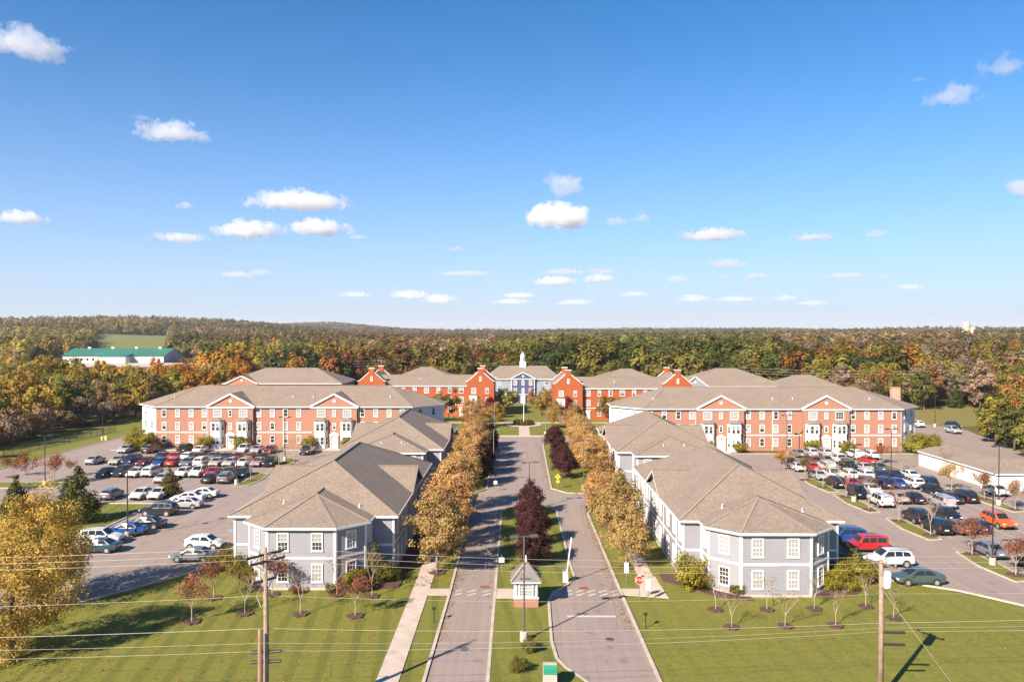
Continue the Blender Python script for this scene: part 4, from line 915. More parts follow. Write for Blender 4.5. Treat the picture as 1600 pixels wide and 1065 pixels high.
shrub(-14.6, 71.6, 0.8, (0.22, 0.09, 0.05), 'low reddish bush in front of the conical shrub'); shrub(-17.2, 70.9, 0.5, (0.13, 0.13, 0.03), 'very low green bush along the left bay wall'); shrub(-20.5, 70.9, 0.45, (0.2, 0.09, 0.04), 'very low reddish bush under the left bay')
for i, (x, y, s, k) in enumerate(((-78.2, 157.5, 2.1, 'left of the white end wall'), (-75.4, 157.0, 1.9, 'at the white end wall corner'), (-64.5, 158.0, 1.5, 'left of the left door'), (-57.0, 158.0, 1.5, 'right of the left door'), (-42.8, 158, 1.3, 'left of the right door'), (-35.0, 158, 1.3, 'right of the right door'))):
    shrub(x, y, s, YG, 'round bush before the left brick block, ' + k, 'bushes before the brick blocks')
for i, (x, y, s, k) in enumerate(((59.4, 154.0, 1.4, 'left of the right door'), (66.6, 154.0, 1.3, 'right of the right door'), (79.8, 153.5, 2.0, 'at the right end corner'), (82.6, 154.0, 2.0, 'farthest right'), (38.0, 154, 1.2, 'left of the left door'), (45, 154, 1.1, 'right of the left door'))):
    shrub(x, y, s, YG, 'round bush before the right brick block, ' + k, 'bushes before the brick blocks')
for i in range(7): shrub(65.0 + i * 0.9, 152.6, 0.62, (0.13, 0.14, 0.025), 'low clipped hedge bush right of the right brick door, %s from the path' % ordn(i), 'low hedge by the right brick door', 0.8)
for k, (x, y) in enumerate(((1.0, 58.0), (0.2, 54.6))): shrub(x, y, 0.55, (0.14, 0.13, 0.03), ('small bush in the median behind the green sign box', 'low median bush left of the green sign box')[k])
for i in range(8):
    a = i * math.pi / 4; shrub(1.9 + 2.1 * math.cos(a), 200.3 + 2.1 * math.sin(a), 0.6, (0.10, 0.09, 0.03), 'low bush in the circle around the flagpole, %s of the ring' % ordn(i), 'bushes around the flagpole')

# ------------------------------------------------------------------ cars
PAINT = {'white': (0.62, 0.61, 0.60), 'silver': (0.36, 0.36, 0.37), 'champagne': (0.38, 0.35, 0.30), 'grey': (0.14, 0.15, 0.16), 'dark grey': (0.045, 0.047, 0.05), 'black': (0.012, 0.012, 0.014), 'red': (0.42, 0.018, 0.014), 'maroon': (0.12, 0.012, 0.016),
         'navy': (0.012, 0.02, 0.065), 'blue': (0.012, 0.06, 0.24), 'teal': (0.02, 0.055, 0.085), 'green': (0.055, 0.085, 0.08), 'brown': (0.14, 0.085, 0.055), 'rose': (0.34, 0.25, 0.23), 'orange': (0.55, 0.105, 0.018)}
def paint_mat(c):
    n = c.replace(' ', '_') + '_car_paint'
    if n in MATS: return MATS[n]
    t = NT(n); t.color(t.mix(PAINT[c], tuple(x * 0.8 for x in PAINT[c]), t.noise(1.2, 3))); t.b.inputs['Coat Weight'].default_value = 0.6; t.b.inputs['Coat Roughness'].default_value = 0.06
    MATS[n] = t.done(0.28, 0.0); return MATS[n]
# stations from tail to nose: x, half width, underside, shoulder, top, top half width
CARS = {
 'sedan': dict(wb=2.75, wr=0.33, st=[(-2.36,.66,.46,.80,.84,.56),(-2.26,.84,.30,.93,.98,.70),(-1.72,.90,.24,.97,1.03,.72),(-0.98,.91,.22,.96,1.40,.60),(-0.3,.91,.22,.95,1.46,.62),(0.38,.91,.22,.94,1.42,.60),(1.18,.90,.22,.92,.99,.72),(1.95,.87,.25,.82,.86,.66),(2.27,.78,.30,.68,.70,.58),(2.36,.60,.40,.58,.60,.48)],
   ws=(0.42, 1.12), rw=(-1.04, -1.66), sw=[[(0.98,.16),(.36,.86),(-.28,.86),(-.28,.14)], [(-.36,.14),(-.36,.86),(-.94,.84),(-1.42,.2)]]),
 'hatch': dict(wb=2.6, wr=0.33, st=[(-2.1,.70,.44,.85,.95,.58),(-2.0,.86,.30,.98,1.12,.62),(-1.45,.90,.24,.98,1.42,.60),(-0.8,.91,.22,.97,1.50,.62),(-0.1,.91,.22,.96,1.52,.63),(0.4,.91,.22,.95,1.48,.61),(1.15,.90,.22,.93,1.0,.70),(1.75,.86,.25,.84,.88,.64),(2.02,.77,.30,.70,.72,.56),(2.1,.60,.40,.6,.62,.48)],
   ws=(0.45, 1.1), rw=(-1.50, -1.96), sw=[[(0.98,.14),(.4,.86),(-.2,.86),(-.2,.14)], [(-.28,.14),(-.28,.86),(-1.15,.84),(-1.4,.2)]]),
 'suv': dict(wb=2.8, wr=0.37, st=[(-2.36,.74,.50,.98,1.08,.62),(-2.28,.90,.36,1.08,1.22,.68),(-1.98,.94,.32,1.10,1.62,.66),(-1.2,.95,.30,1.09,1.73,.68),(-0.3,.95,.30,1.08,1.76,.69),(0.42,.95,.30,1.07,1.72,.67),(1.15,.94,.30,1.05,1.13,.76),(1.9,.91,.32,.98,1.03,.72),(2.27,.84,.36,.84,.87,.64),(2.37,.68,.46,.72,.75,.54)],
   ws=(0.46, 1.10), rw=(-2.02, -2.26), sw=[[(1.0,.13),(.42,.86),(-.22,.86),(-.22,.13)], [(-.3,.13),(-.3,.86),(-1.05,.86),(-1.05,.13)], [(-1.13,.13),(-1.13,.86),(-1.8,.82),(-1.95,.2)]]),
 'jeep': dict(wb=2.75, wr=0.39, st=[(-2.3,.84,.48,1.02,1.60,.72),(-2.26,.90,.40,1.06,1.72,.74),(-1.7,.92,.36,1.06,1.78,.76),(-0.6,.92,.34,1.06,1.80,.76),(0.3,.92,.34,1.06,1.78,.75),(0.52,.92,.34,1.05,1.72,.74),(0.98,.92,.34,1.04,1.12,.78),(1.8,.90,.36,1.03,1.09,.76),(2.2,.86,.40,.98,1.03,.74),(2.3,.78,.46,.86,.9,.66)],
   ws=(0.56, 0.94), rw=(-2.27, -2.295), sw=[[(0.7,.13),(.42,.86),(-.15,.86),(-.15,.13)], [(-.25,.13),(-.25,.86),(-.98,.86),(-.98,.13)], [(-1.1,.13),(-1.1,.86),(-2.05,.86),(-2.05,.13)]]),
 'van': dict(wb=3.0, wr=0.35, st=[(-2.5,.80,.44,1.05,1.45,.66),(-2.44,.92,.34,1.08,1.62,.70),(-2.1,.96,.30,1.08,1.76,.74),(-1.2,.97,.28,1.07,1.80,.75),(-0.2,.97,.28,1.06,1.80,.75),(0.7,.97,.28,1.04,1.72,.72),(1.6,.95,.28,.99,1.1,.76),(2.15,.90,.30,.90,.95,.70),(2.42,.80,.34,.78,.8,.6),(2.5,.64,.44,.68,.7,.5)],
   ws=(0.76, 1.55), rw=(-2.12, -2.42), sw=[[(1.25,.13),(.7,.86),(0.1,.86),(0.1,.13)], [(0,.13),(0,.86),(-1.0,.86),(-1.0,.13)], [(-1.1,.13),(-1.1,.86),(-1.95,.84),(-2.05,.2)]]),
 'pickup': dict(wb=3.5, wr=0.40, st=[(-2.8,.84,.52,1.0,1.04,.80),(-2.74,.94,.42,1.06,1.12,.86),(-1.9,.97,.38,1.08,1.13,.88),(-0.62,.97,.36,1.08,1.14,.86),(-0.42,.97,.36,1.08,1.72,.68),(0.3,.97,.36,1.07,1.84,.70),(0.85,.97,.36,1.07,1.80,.69),(1.5,.96,.36,1.06,1.16,.78),(2.4,.93,.38,1.02,1.08,.76),(2.75,.86,.42,.9,.94,.68),(2.82,.74,.5,.8,.84,.6)],
   ws=(0.9, 1.44), rw=(-0.44, -0.6), sw=[[(1.3,.14),(.86,.86),(.3,.86),(.3,.14)], [(.22,.14),(.22,.86),(-.36,.86),(-.4,.16)]]),
}
CARM = {}
def car_meshes(kind):
    if kind in CARM: return CARM[kind]
    c = CARS[kind]; st = c['st']; m = MB(); rows = []
    def ring(s):
        x, w, zb, zs, zt, tw = s
        h = [(w * 0.82, zb), (w, zb + 0.14), (w * 1.0, zb + (zs - zb) * 0.62), (w * 0.965, zs), (tw, zt), (tw * 0.55, zt + 0.025)]
        return [(x, y, z) for y, z in h] + [(x, 0, zt + 0.035)] + [(x, -y, z) for y, z in reversed(h)]
    R_ = [ring(s) for s in st]; n = len(R_[0])
    for r in R_: m.v += r
    for i in range(len(R_) - 1):
        for k in range(n - 1): m.f.append((i * n + k, (i + 1) * n + k, (i + 1) * n + k + 1, i * n + k + 1)); m.m.append(0)
        m.f.append((i * n + n - 1, (i + 1) * n + n - 1, (i + 1) * n, i * n)); m.m.append(1)
    m.f.append(tuple(range(n))); m.m.append(0); m.f.append(tuple(range((len(R_) - 1) * n + n - 1, (len(R_) - 1) * n - 1, -1))); m.m.append(0)
    def lerp(x):
        for a, b in zip(st, st[1:]):
            if a[0] <= x <= b[0]:
                t = (x - a[0]) / (b[0] - a[0]); return [p + (q - p) * t for p, q in zip(a, b)]
        return st[0] if x < st[0][0] else st[-1]
    def S(x, t, side, off=0.014):
        _, w, zb, zs, zt, tw = lerp(x); y = w * 0.965 + (tw - w * 0.965) * t; return (x, side * (y + off), zs + (zt - zs) * t + off * 0.4)
    wb, wr = c['wb'], c['wr']; hw = max(s[1] for s in st)
    for s in (-1, 1):                                       # wheel arches, door seams, mirrors
        for x in (-wb / 2, wb / 2):
            m.tube([(x, s * (hw - 0.12), wr + 0.02), (x, s * (hw + 0.012), wr + 0.02)], wr + 0.075, 14, 1)
        m.box((0.95 if kind != 'pickup' else 1.25, s * (hw + 0.08), lerp(0.9)[3] + 0.06), (0.16, 0.2, 0.13))
        m.box((0, s * (hw * 0.995), lerp(0)[2] + 0.06), (wb - 0.8, 0.03, 0.10), m=1)
    m.box((st[-1][0] - 0.02, 0, st[-1][2] + 0.06), (0.06, 1.1, 0.14), m=1); m.box((st[0][0] + 0.02, 0, st[0][2] + 0.03), (0.06, 1.2, 0.12), m=1)
    m.box((st[0][0] + 0.01, 0, st[0][2] + 0.26), (0.05, 0.5, 0.13), m=2)
    if kind == 'pickup': m.box((-1.68, 0, 1.13), (2.0, 1.5, 0.1), m=1)
    if kind in ('suv', 'jeep', 'van'):
        for s in (-1, 1): m.tube([(-1.5, s * 0.62, lerp(-1.0)[4] + 0.06), (0.2, s * 0.62, lerp(-0.2)[4] + 0.05)], 0.025, 5, 1)
    body = m.mesh('body', [white, car_trim, white], False)
    def glassq(x0, x1, sh):
        g = MB()
        def q(x, f):
            _, w, zb, zs, zt, tw = lerp(x); return (x, tw * f, zt + 0.02)
        a, b = sorted((x0, x1)); sg = 1 if x0 == a else -1
        up = Vector((0.010 * sg * 2, 0, 0.012))
        pts = [Vector(q(a, .9)) + up, Vector(q(b, .86)) + up, Vector(q(b, .0)) + up + Vector((0, 0, .018)), Vector(q(a, 0)) + up + Vector((0, 0, .018))]
        g.face(pts); g.face([Vector((p.x, -p.y, p.z)) for p in reversed(pts)]); return g.mesh(sh, car_glass)
    out = dict(body=body, ws=glassq(*c['ws'], 'windscreen'), rw=glassq(*c['rw'], 'rear_window'), side=[])
    for s in (-1, 1):
        for poly in c['sw']:
            g = MB(); p = [S(x, t, s) for x, t in poly]; g.face(p if s < 0 else p[::-1]); out['side'].append(g.mesh('side_window', car_glass))
    for nm, key, mt in (('tyre', 'tyre', tyre), ('rim', 'rim', rim_m)):
        g = MB()
        if key == 'tyre':
            g.tube([(0, -0.11, 0), (0, -0.09, 0), (0, 0.09, 0), (0, 0.11, 0)], [wr * 0.9, wr, wr, wr * 0.9], 16)
        else:
            g.tube([(0, -0.118, 0), (0, 0.118, 0)], wr * 0.64, 12)
        out[key] = g.mesh(nm, mt)
    g = MB(); g.tube([(0, -0.11, 0), (0, -0.09, 0), (0, 0.09, 0), (0, 0.11, 0)], [wr * 0.9, wr, wr, wr * 0.9], 12); g.tube([(0, -0.118, 0), (0, 0.118, 0)], wr * 0.64, 10, 1); out['wheel'] = g.mesh('wheel', [tyre, rim_m])
    x = st[-2][0]; z = st[-2][3]
    h = MB(); h.box((0, 0, 0), (0.16, 0.34, 0.13)); out['hl'] = h.mesh('headlight', head_m); out['hlp'] = (x - 0.02, st[-2][1] * 0.80, z - 0.05)
    h = MB(); h.box((0, 0, 0), (0.12, 0.26, 0.2 if kind != 'sedan' else 0.15)); out['tl'] = h.mesh('tail_light', tail_m); out['tlp'] = (st[1][0] - 0.035, st[1][1] * 0.84, st[1][3] - 0.12)
    CARM[kind] = out; return out
WORD = {'sedan': 'sedan', 'hatch': 'hatchback', 'suv': 'suv', 'jeep': 'boxy off-roader', 'van': 'minivan', 'pickup': 'pickup truck'}
NAME = {'sedan': 'parked_sedan', 'hatch': 'parked_hatchback', 'suv': 'parked_suv', 'jeep': 'parked_off_roader', 'van': 'parked_minivan', 'pickup': 'parked_pickup'}
def car(kind, colour, x, y, rz, label, group, near):
    M = car_meshes(kind); c = CARS[kind]
    o = empty(NAME[kind], (x, y, 0.045), rz + random.uniform(-0.03, 0.03)); tag(o, label, 'car' if kind != 'pickup' else 'pickup', group)
    put('body', M['body'], o, mat=paint_mat(colour)); put('windscreen', M['ws'], o); put('rear_window', M['rw'], o)
    for s in M['side']: put('side_window', s, o)
    hw = max(s[1] for s in c['st'])
    for sx in (-1, 1):
        for sy in (-1, 1):
            w = put('wheel', M['tyre' if near else 'wheel'], o, (sx * c['wb'] / 2, sy * (hw - 0.09), c['wr']))
            if near: put('rim', M['rim'], w)
    for sy in (-1, 1):
        p = M['hlp']; put('headlight', M['hl'], o, (p[0], sy * p[1], p[2])); p = M['tlp']; put('tail_light', M['tl'], o, (p[0], sy * p[1], p[2]))
    return o
N_, S_, W_, E_ = math.pi / 2, -math.pi / 2, math.pi, 0.0
ROWS = [   # row name, near edge y, heading, [(x, kind, colour[, y])]
 ('row against the left brick block', 151.2, S_, [(-78.4,'sedan','silver'),(-73.6,'suv','black'),(-66.7,'suv','black'),(-63.4,'sedan','white'),(-54.6,'suv','white'),(-52.0,'sedan','silver'),(-49.4,'sedan','maroon'),(-41.6,'pickup','dark grey',149.5)]),
 ('far packed row, left car park', 142.6, N_, [(-67.1,'sedan','teal'),(-64.6,'sedan','red'),(-62.1,'hatch','white'),(-59.8,'sedan','black'),(-57.4,'sedan','grey'),(-54.9,'sedan','navy'),(-52.4,'sedan','maroon'),(-50.0,'hatch','brown'),(-47.6,'sedan','black')]),
 ('near packed row, left car park', 136.1, S_, [(-77.6,'sedan','silver',138.4),(-73.2,'sedan','champagne',138.2),(-70.6,'suv','navy',138),(-67.6,'sedan','maroon',137),(-64.4,'sedan','blue'),(-62.0,'sedan','red'),(-59.4,'hatch','grey'),(-56.9,'suv','white'),(-54.3,'sedan','champagne'),(-51.8,'sedan','silver'),(-49.3,'sedan','white'),(-46.8,'sedan','rose'),(-44.5,'suv','black')]),
 ('middle row, left car park', 126.4, S_, [(-69.0,'sedan','black'),(-66.4,'suv','black'),(-63.9,'sedan','white'),(-61.4,'suv','white'),(-55.9,'hatch','white'),(-53.4,'suv','white'),(-51.0,'sedan','red'),(-48.5,'sedan','green'),(-46.0,'sedan','black')]),
 ('front of the middle rows, left car park', 121.3, N_, [(-57.0,'sedan','silver'),(-49.4,'sedan','black'),(-46.8,'suv','grey')]),
 ('short row by the olive tree, left car park', 109.4, S_, [(-59.0,'hatch','grey'),(-54.8,'sedan','white'),(-52.3,'sedan','white')]),
 ('row against the right brick block', 147.2, N_, [(54.7,'sedan','grey'),(57.2,'suv','silver'),(59.8,'suv','silver'),(65.0,'van','white',145),(67.6,'suv','white',144.6)]),
 ('farthest double row, right car park', 138.8, N_, [(49.6,'sedan','black',137.5),(54.6,'sedan','maroon'),(57.0,'sedan','grey'),(59.6,'pickup','white'),(64.4,'sedan','red')]),
 ('second farthest row, right car park', 132.0, N_, [(49.2,'sedan','white'),(51.7,'sedan','red'),(54.2,'jeep','white'),(58.1,'suv','black'),(60.6,'sedan','silver'),(63.1,'sedan','green')]),
 ('third farthest row, right car park', 124.6, N_, [(49.7,'sedan','silver'),(52.2,'suv','white'),(54.8,'suv','white'),(57.4,'suv','white'),(59.9,'sedan','navy'),(62.4,'sedan','navy'),(65.0,'sedan','white')]),
 ('long middle row, right car park', 117.8, N_, [(49.9,'suv','black'),(52.2,'sedan','red'),(54.6,'suv','brown'),(57.0,'suv','navy'),(59.4,'sedan','blue'),(61.8,'suv','white'),(64.2,'suv','black')]),
 ('row behind the boxy silver car, right car park', 112.8, S_, [(50.2,'suv','black',110.6),(53.2,'sedan','white'),(62.4,'sedan','black')]),
 ('row with the boxy cars, right car park', 107.6, N_, [(50.9,'jeep','white',105.2),(54.3,'sedan','rose'),(56.6,'sedan','black'),(59.0,'jeep','silver',104.4),(61.6,'sedan','navy'),(64.1,'suv','black')]),
 ('black row beside the third island', 96.2, S_, [(51.2,'suv','black'),(55.9,'hatch','black',97.6)]),
 ('row in front of the third island', 91.0, N_, [(51.0,'suv','black'),(53.5,'sedan','brown'),(55.9,'hatch','navy',91.6),(60.2,'suv','orange',93.7)]),
 ('near right corner of the right car park', 81.4, N_, [(51.4,'sedan','grey'),(53.0,'sedan','black',76.2),(71.5,'sedan','white',112.5)]),
 ('drive beyond the right brick block', 186, S_, [(101.9,'suv','white',193.5),(104.3,'suv','silver',181.5),(106.8,'sedan','black',185.6),(109.4,'suv','black',190.4)]),
]
for rn, y0, hd, lst in ROWS:
    for i, e in enumerate(sorted(lst)):
        x, kind, colour = e[:3]; y = e[3] if len(e) > 3 else y0 + random.uniform(-0.25, 0.25)
        l = -CARS[kind]['st'][0][0]; h = hd if random.random() > 0.18 else hd + math.pi
        car(kind, colour, x, y + l, h, '%s %s, %s from left in the %s' % (colour, WORD[kind], ordn(i), rn), 'cars parked in the car parks', y < 112)
SIDE = [(-46.1,112.1,'sedan','white','white sedan, farthest of the white pair at the left aisle'),(-46.9,109.2,'sedan','white','white sedan parked sideways behind the silver sedan, left aisle'),(-45.7,105.3,'sedan','silver','silver sedan just behind the black suv, left aisle'),(-47.4,101.3,'suv','black','black suv with silver wheels parked alone beside the grass, left aisle'),
 (-45.9,94.6,'sedan','black','black sedan beyond the bright blue sedan'),(-46.7,91.5,'sedan','blue','bright blue sedan behind the left lamp post'),(-47.7,87.7,'suv','white','white suv between the blue and the teal cars'),(-46.3,84.4,'sedan','teal','dark teal sedan nearest the golden trees'),
 (-35.0,85.8,'hatch','white','white hatchback against the left grey house'),(-34.3,81.1,'sedan','grey','dark grey sedan beside the left hedge'),
 (38.0,88.6,'suv','blue','blue suv half hidden by the right grey house'),(38.6,85.1,'jeep','red','red boxy suv beside the right grey house'),(38.7,79.8,'suv','white','white suv angled in front of the red one, right house'),(38.8,74.2,'sedan','green','grey-green sedan nearest the right lawn')]
for x, y, k, c, l in SIDE: car(k, c, x, y, W_ if c != 'white' or x > 0 or y > 90 else E_, l, 'cars parked sideways along the aisles', True)

# ------------------------------------------------------------------ poles, wires, lamps, signs, barrier
def utility_pole(x, y, H, label, arms, stub=False, can=False, guy=None):
    o = empty('utility_pole', (x, y, 0)); tag(o, label, 'pole', 'utility poles along the road in front')
    m = MB(); m.tube([(0, 0, -0.2), (0.04, 0.02, H * 0.5), (0, 0, H)], [0.19, 0.165, 0.13], 10); m.build('pole', pole_wood, o, True)
    for k, (z, dy, ang, l) in enumerate(arms):
        m = MB(); m.box((math.cos(ang + 1.57) * dy, math.sin(ang + 1.57) * dy, z), (l, 0.1, 0.13), ang); a = m.build('crossarm', bark, o)
        for t in (-0.46, -0.15, 0.46):
            i = MB(); px, py = math.cos(ang) * l * t + math.cos(ang + 1.57) * dy, math.sin(ang) * l * t + math.sin(ang + 1.57) * dy
            i.tube([(px, py, z + 0.06), (px, py, z + 0.12), (px, py, z + 0.26)], [0.03, 0.07, 0.045], 8); i.build('insulator', grey_metal, a)
        b = MB(); b.bar((math.cos(ang) * l * 0.3, math.sin(ang) * l * 0.3, z - 0.04), (0, 0, z - 0.75), 0.04, 0.04); b.bar((-math.cos(ang) * l * 0.3, -math.sin(ang) * l * 0.3, z - 0.04), (0, 0, z - 0.75), 0.04, 0.04); b.build('brace', grey_metal, a)
    if stub:
        m = MB(); m.tube([(-0.34, -0.05, -0.2), (-0.30, -0.05, 6.4)], [0.17, 0.14], 10); m.build('stub_pole', plain('red_pole_wood', (0.27, 0.16, 0.12), 0.9, var=0.3, scale=3), o)
        m = MB(); m.tube([(0.02, -0.2, 0), (0.02, -0.2, 6.2)], 0.035, 6); m.build('conduit', grey_metal, o)
        for z in (4.3, 4.9):
            m = MB(); m.tube([(-0.9, 0.1, z), (0.9, 0.1, z + 0.1)], 0.11, 8); m.build('splice_case', black_metal, o)
        m = MB(); m.tube([(0, 0.1, 9.6), (-0.7, 0.5, 8.2), (-0.35, 0.25, 7.6), (0, 0.1, 7.9)], 0.025, 5); m.build('jumper_wire', wire_light, o)
    if can:
        m = MB(); m.tube([(0.42, 0.1, H - 1.9), (0.42, 0.1, H - 1.8), (0.42, 0.1, H - 0.85), (0.42, 0.1, H - 0.75)], [0.24, 0.29, 0.29, 0.22], 14); m.build('transformer', plain('transformer_grey', (0.66, 0.68, 0.70), 0.5), o, True)
        m = MB(); m.tube([(0.35, 0.1, H - 0.75), (0.4, 0.1, H - 0.4)], 0.05, 8); m.build('bushing', grey_metal, o)
        for z in (4.5, 3.7):
            m = MB(); m.tube([(0.1, 0, z), (1.6, 0, z - 0.03)], 0.09, 8); m.build('splice_case', black_metal, o)
    if guy:
        m = MB(); m.tube([(0, 0, H * 0.8), guy], 0.010, 5); m.build('guy_wire', wire_light, o)
utility_pole(-15.2, 46.2, 11.3, 'weathered utility pole with twin crossarms on the left lawn', [(10.9, 0.0, R(50), 2.6), (10.55, -0.25, R(50), 2.4), (9.3, 0.1, R(50), 1.6)], True)
utility_pole(24.1, 50.7, 9.3, 'brown utility pole with pale transformer can on the right lawn', [(9.05, 0.0, R(118), 2.3)], False, True, (4.6, -4.2, 0))
def wire(pts, sag, label, r=0.0095, mat=None):
    c = []
    for (a, b) in zip(pts, pts[1:]):
        for k in range(14):
            t = k / 14; c.append((a[0] + (b[0] - a[0]) * t, a[1] + (b[1] - a[1]) * t, a[2] + (b[2] - a[2]) * t - sag * 4 * t * (1 - t)))
    c.append(pts[-1]); m = MB(); m.tube(c, r, 5); o = m.build('power_line', mat or wire_light); tag(o, label, 'wire', 'overhead lines along the road in front')
LP, RP = (-15.2, 46.2), (24.1, 50.7)
for k, (dx, dz, l) in enumerate(((0.75, 0.0, 'uppermost overhead wire crossing both utility poles, back one'), (-0.2, -0.12, 'middle overhead wire of the top three crossing both poles'), (-0.85, -0.3, 'lowest overhead wire of the top three, front one'))):
    wire([(-64, 44 + dx, 11.2 + dz), (LP[0], LP[1] + dx, 11.15 + dz), (RP[0], RP[1] + dx, 9.3 + dz), (72, 54 + dx, 10.4 + dz)], 0.55, l)
wire([(-64, 44, 8.2), (LP[0], LP[1] + 0.18, 8.35), (RP[0], RP[1] + 0.16, 7.0), (72, 54, 7.6)], 0.45, 'single pale wire midway up both utility poles', 0.009)
wire([(-64, 44, 6.4), (LP[0], LP[1] + 0.18, 6.35), (RP[0], RP[1] + 0.16, 5.05), (72, 54, 6)], 0.35, 'thick pale cable with lashings below the single wire', 0.013)
wire([(-64, 44, 5.9), (LP[0], LP[1] - 0.2, 5.6), (RP[0], RP[1] + 0.17, 4.72), (72, 54, 5.2)], 0.35, 'thin pale cable under the thick lashed cable', 0.008)
wire([(-64, 44, 5.1), (LP[0], LP[1] + 0.2, 4.95), (RP[0], RP[1] + 0.2, 4.45), (72, 54, 4.8)], 0.3, 'dark lowest cable carrying black splice cases', 0.012, wire_m)
def lamp_post(x, y, H, label, heads=2, pole=None, ang=0.0, group='lamp posts of the car parks', extra=False):
    o = empty('lamp_post', (x, y, 0.05)); tag(o, label, 'lamp post', group); pm = pole or black_metal
    m = MB(); m.tube([(0, 0, -0.05), (0, 0, 0.72), (0, 0, 0.78)], [0.34, 0.32, 0.28], 14); m.build('concrete_base', concrete, o, False)
    m = MB(); m.tube([(0, 0, 0.76), (0, 0, 0.86)], 0.17, 10); m.tube([(0, 0, 0.8), (0, 0, H)], [0.085, 0.06], 10); m.build('pole', pm, o)
    for k in range(heads):
        a = ang + math.pi * k; m = MB()
        m.bar((0, 0, H - 0.08), (0.5 * math.cos(a), 0.5 * math.sin(a), H - 0.05), 0.06, 0.06); arm = m.build('arm', pm, o)
        m = MB(); m.box((0.78 * math.cos(a), 0.78 * math.sin(a), H - 0.04), (0.62, 0.4, 0.15), a); m.build('lamp_head', pm, arm)
    if extra: m = MB(); m.box((0.12, 0, 4.9), (0.9, 0.1, 0.12)); m.build('bracket', pm, o)
for x, y, H, l, h in ((-45.8, 89.9, 8.1, 'lamp post beside the bright blue sedan, left car park', 2), (-74.6, 120.8, 7.9, 'lamp post on the left island among rusty trees', 2), (-44.6, 121.8, 7.5, 'lamp post at the front of the left rows, beside the grey suv', 2), (-43.6, 144.2, 8.2, 'lamp post between the left rows and the dark pickup', 2), (-92.8, 171.4, 8.0, 'lamp post beside the far left drive', 1),
        (48.2, 109.7, 8.2, 'lamp post on the second island of the right car park', 2), (62.9, 129.0, 8.0, 'lamp post in front of the right end of the brick block', 2), (67.5, 107.6, 8.3, 'lamp post beside the garage row', 2), (49.6, 80.0, 8.2, 'lamp post on the nearest island of the right car park', 2), (106.6, 196.0, 8.0, 'lamp post beside the far right drive', 1), (53.3, 151.4, 7.8, 'lamp post between the windows of the right brick block', 2)):
    lamp_post(x, y, H, l, h, ang=R(8))
dgrey = plain('dark_grey_metal', (0.10, 0.095, 0.09), 0.55, 0.2)
lamp_post(0.6, 60.1, 8.3, 'tall lamp post in front of the booth in the median', 2, dgrey, R(12), 'lamp posts of the avenue', True)
lamp_post(1.75, 104.0, 6.6, 'lamp post at the far end of the grass median', 2, dgrey, 0.2, 'lamp posts of the avenue')
lamp_post(10.3, 117.8, 7.6, 'lamp post at the right corner of the cross street', 2, dgrey, 0.2, 'lamp posts of the avenue')
lamp_post(-4.0, 134.0, 7.2, 'lamp post left of the upper avenue', 1, grey_metal, 0.0, 'lamp posts of the avenue')
lamp_post(-5.2, 181.0, 7.6, 'pale lamp post at the left corner of the green', 1, grey_metal, 0.0, 'lamp posts of the avenue')
lamp_post(6.8, 180.0, 5.6, 'pale lamp post at the right corner of the green', 1, grey_metal, 0.0, 'lamp posts of the avenue')
def text_mesh(s, size, mat):
    cu = bpy.data.curves.new('letters', 'FONT'); cu.body = s; cu.size = size; cu.align_x = 'CENTER'; cu.align_y = 'CENTER'; cu.extrude = 0.002
    t = bpy.data.objects.new('letters', cu); me = bpy.data.meshes.new_from_object(t); me.materials.clear(); me.materials.append(mat)
    bpy.data.objects.remove(t); bpy.data.curves.remove(cu); return me
def sign(kind, x, y, h, label, rz=0.0):
    o = empty(kind, (x, y, 0), rz); tag(o, label, 'sign'); m = MB(); m.tube([(0, 0, -0.1), (0, 0, h)], 0.035, 6); m.build('post', grey_metal, o)
    if kind == 'stop_sign':
        p = [(0.4 * math.cos(k * math.pi / 4 + math.pi / 8), h - 0.3 + 0.4 * math.sin(k * math.pi / 4 + math.pi / 8)) for k in range(8)]
        def plate(s, y0, mat, nm):
            m = MB(); q = [(a * s, (b - h + 0.3) * s + h - 0.3) for a, b in p]; b = len(m.v); m.v += [(a, y0, c) for a, c in q] + [(a, y0 + 0.008, c) for a, c in q]
            m.f.append(tuple(range(8))); m.f.append(tuple(range(15, 7, -1))); m.m += [0, 0]
            for i in range(8): m.f.append((i, (i + 1) % 8, 8 + (i + 1) % 8, 8 + i)); m.m.append(0)
            m.build(nm, mat, o)
        plate(1.0, -0.055, white, 'border'); plate(0.93, -0.067, red_paint, 'plate')
        t = put('lettering', text_mesh('STOP', 0.30, white), o, (0, -0.075, h - 0.3)); t.rotation_euler = (R(90), 0, 0)
    elif kind == 'warning_sign':
        m = MB(); s = 0.46; m.hexa([(-s, -0.05, h - .4), (0, -0.05, h - .4 - s), (s, -0.05, h - .4), (0, -0.05, h - .4 + s)], [(-s, -0.06, h - .4), (0, -0.06, h - .4 - s), (s, -0.06, h - .4), (0, -0.06, h - .4 + s)]); m.build('plate', yellow_paint, o)
        m = MB(); m.box((0, -0.068, h - 0.42), (0.08, 0.006, 0.4)); m.box((0, -0.068, h - 0.2), (0.13, 0.006, 0.12)); m.build('symbol', black_metal, o)
        m = MB(); m.box((0, -0.05, h - 1.15), (0.5, 0.012, 0.4)); m.build('sub_plate', yellow_paint, o)
    else:
        m = MB(); m.box((0, -0.05, h - 0.5), (0.42 if kind == 'notice_sign' else 0.55, 0.02, 1.0 if kind == 'notice_sign' else 0.5)); m.build('plate', white, o)
sign('stop_sign', 11.1, 69.3, 2.2, 'red octagonal stop sign at the right kerb')
sign('notice_sign', 11.9, 69.2, 2.0, 'white upright notice board right of the stop sign')
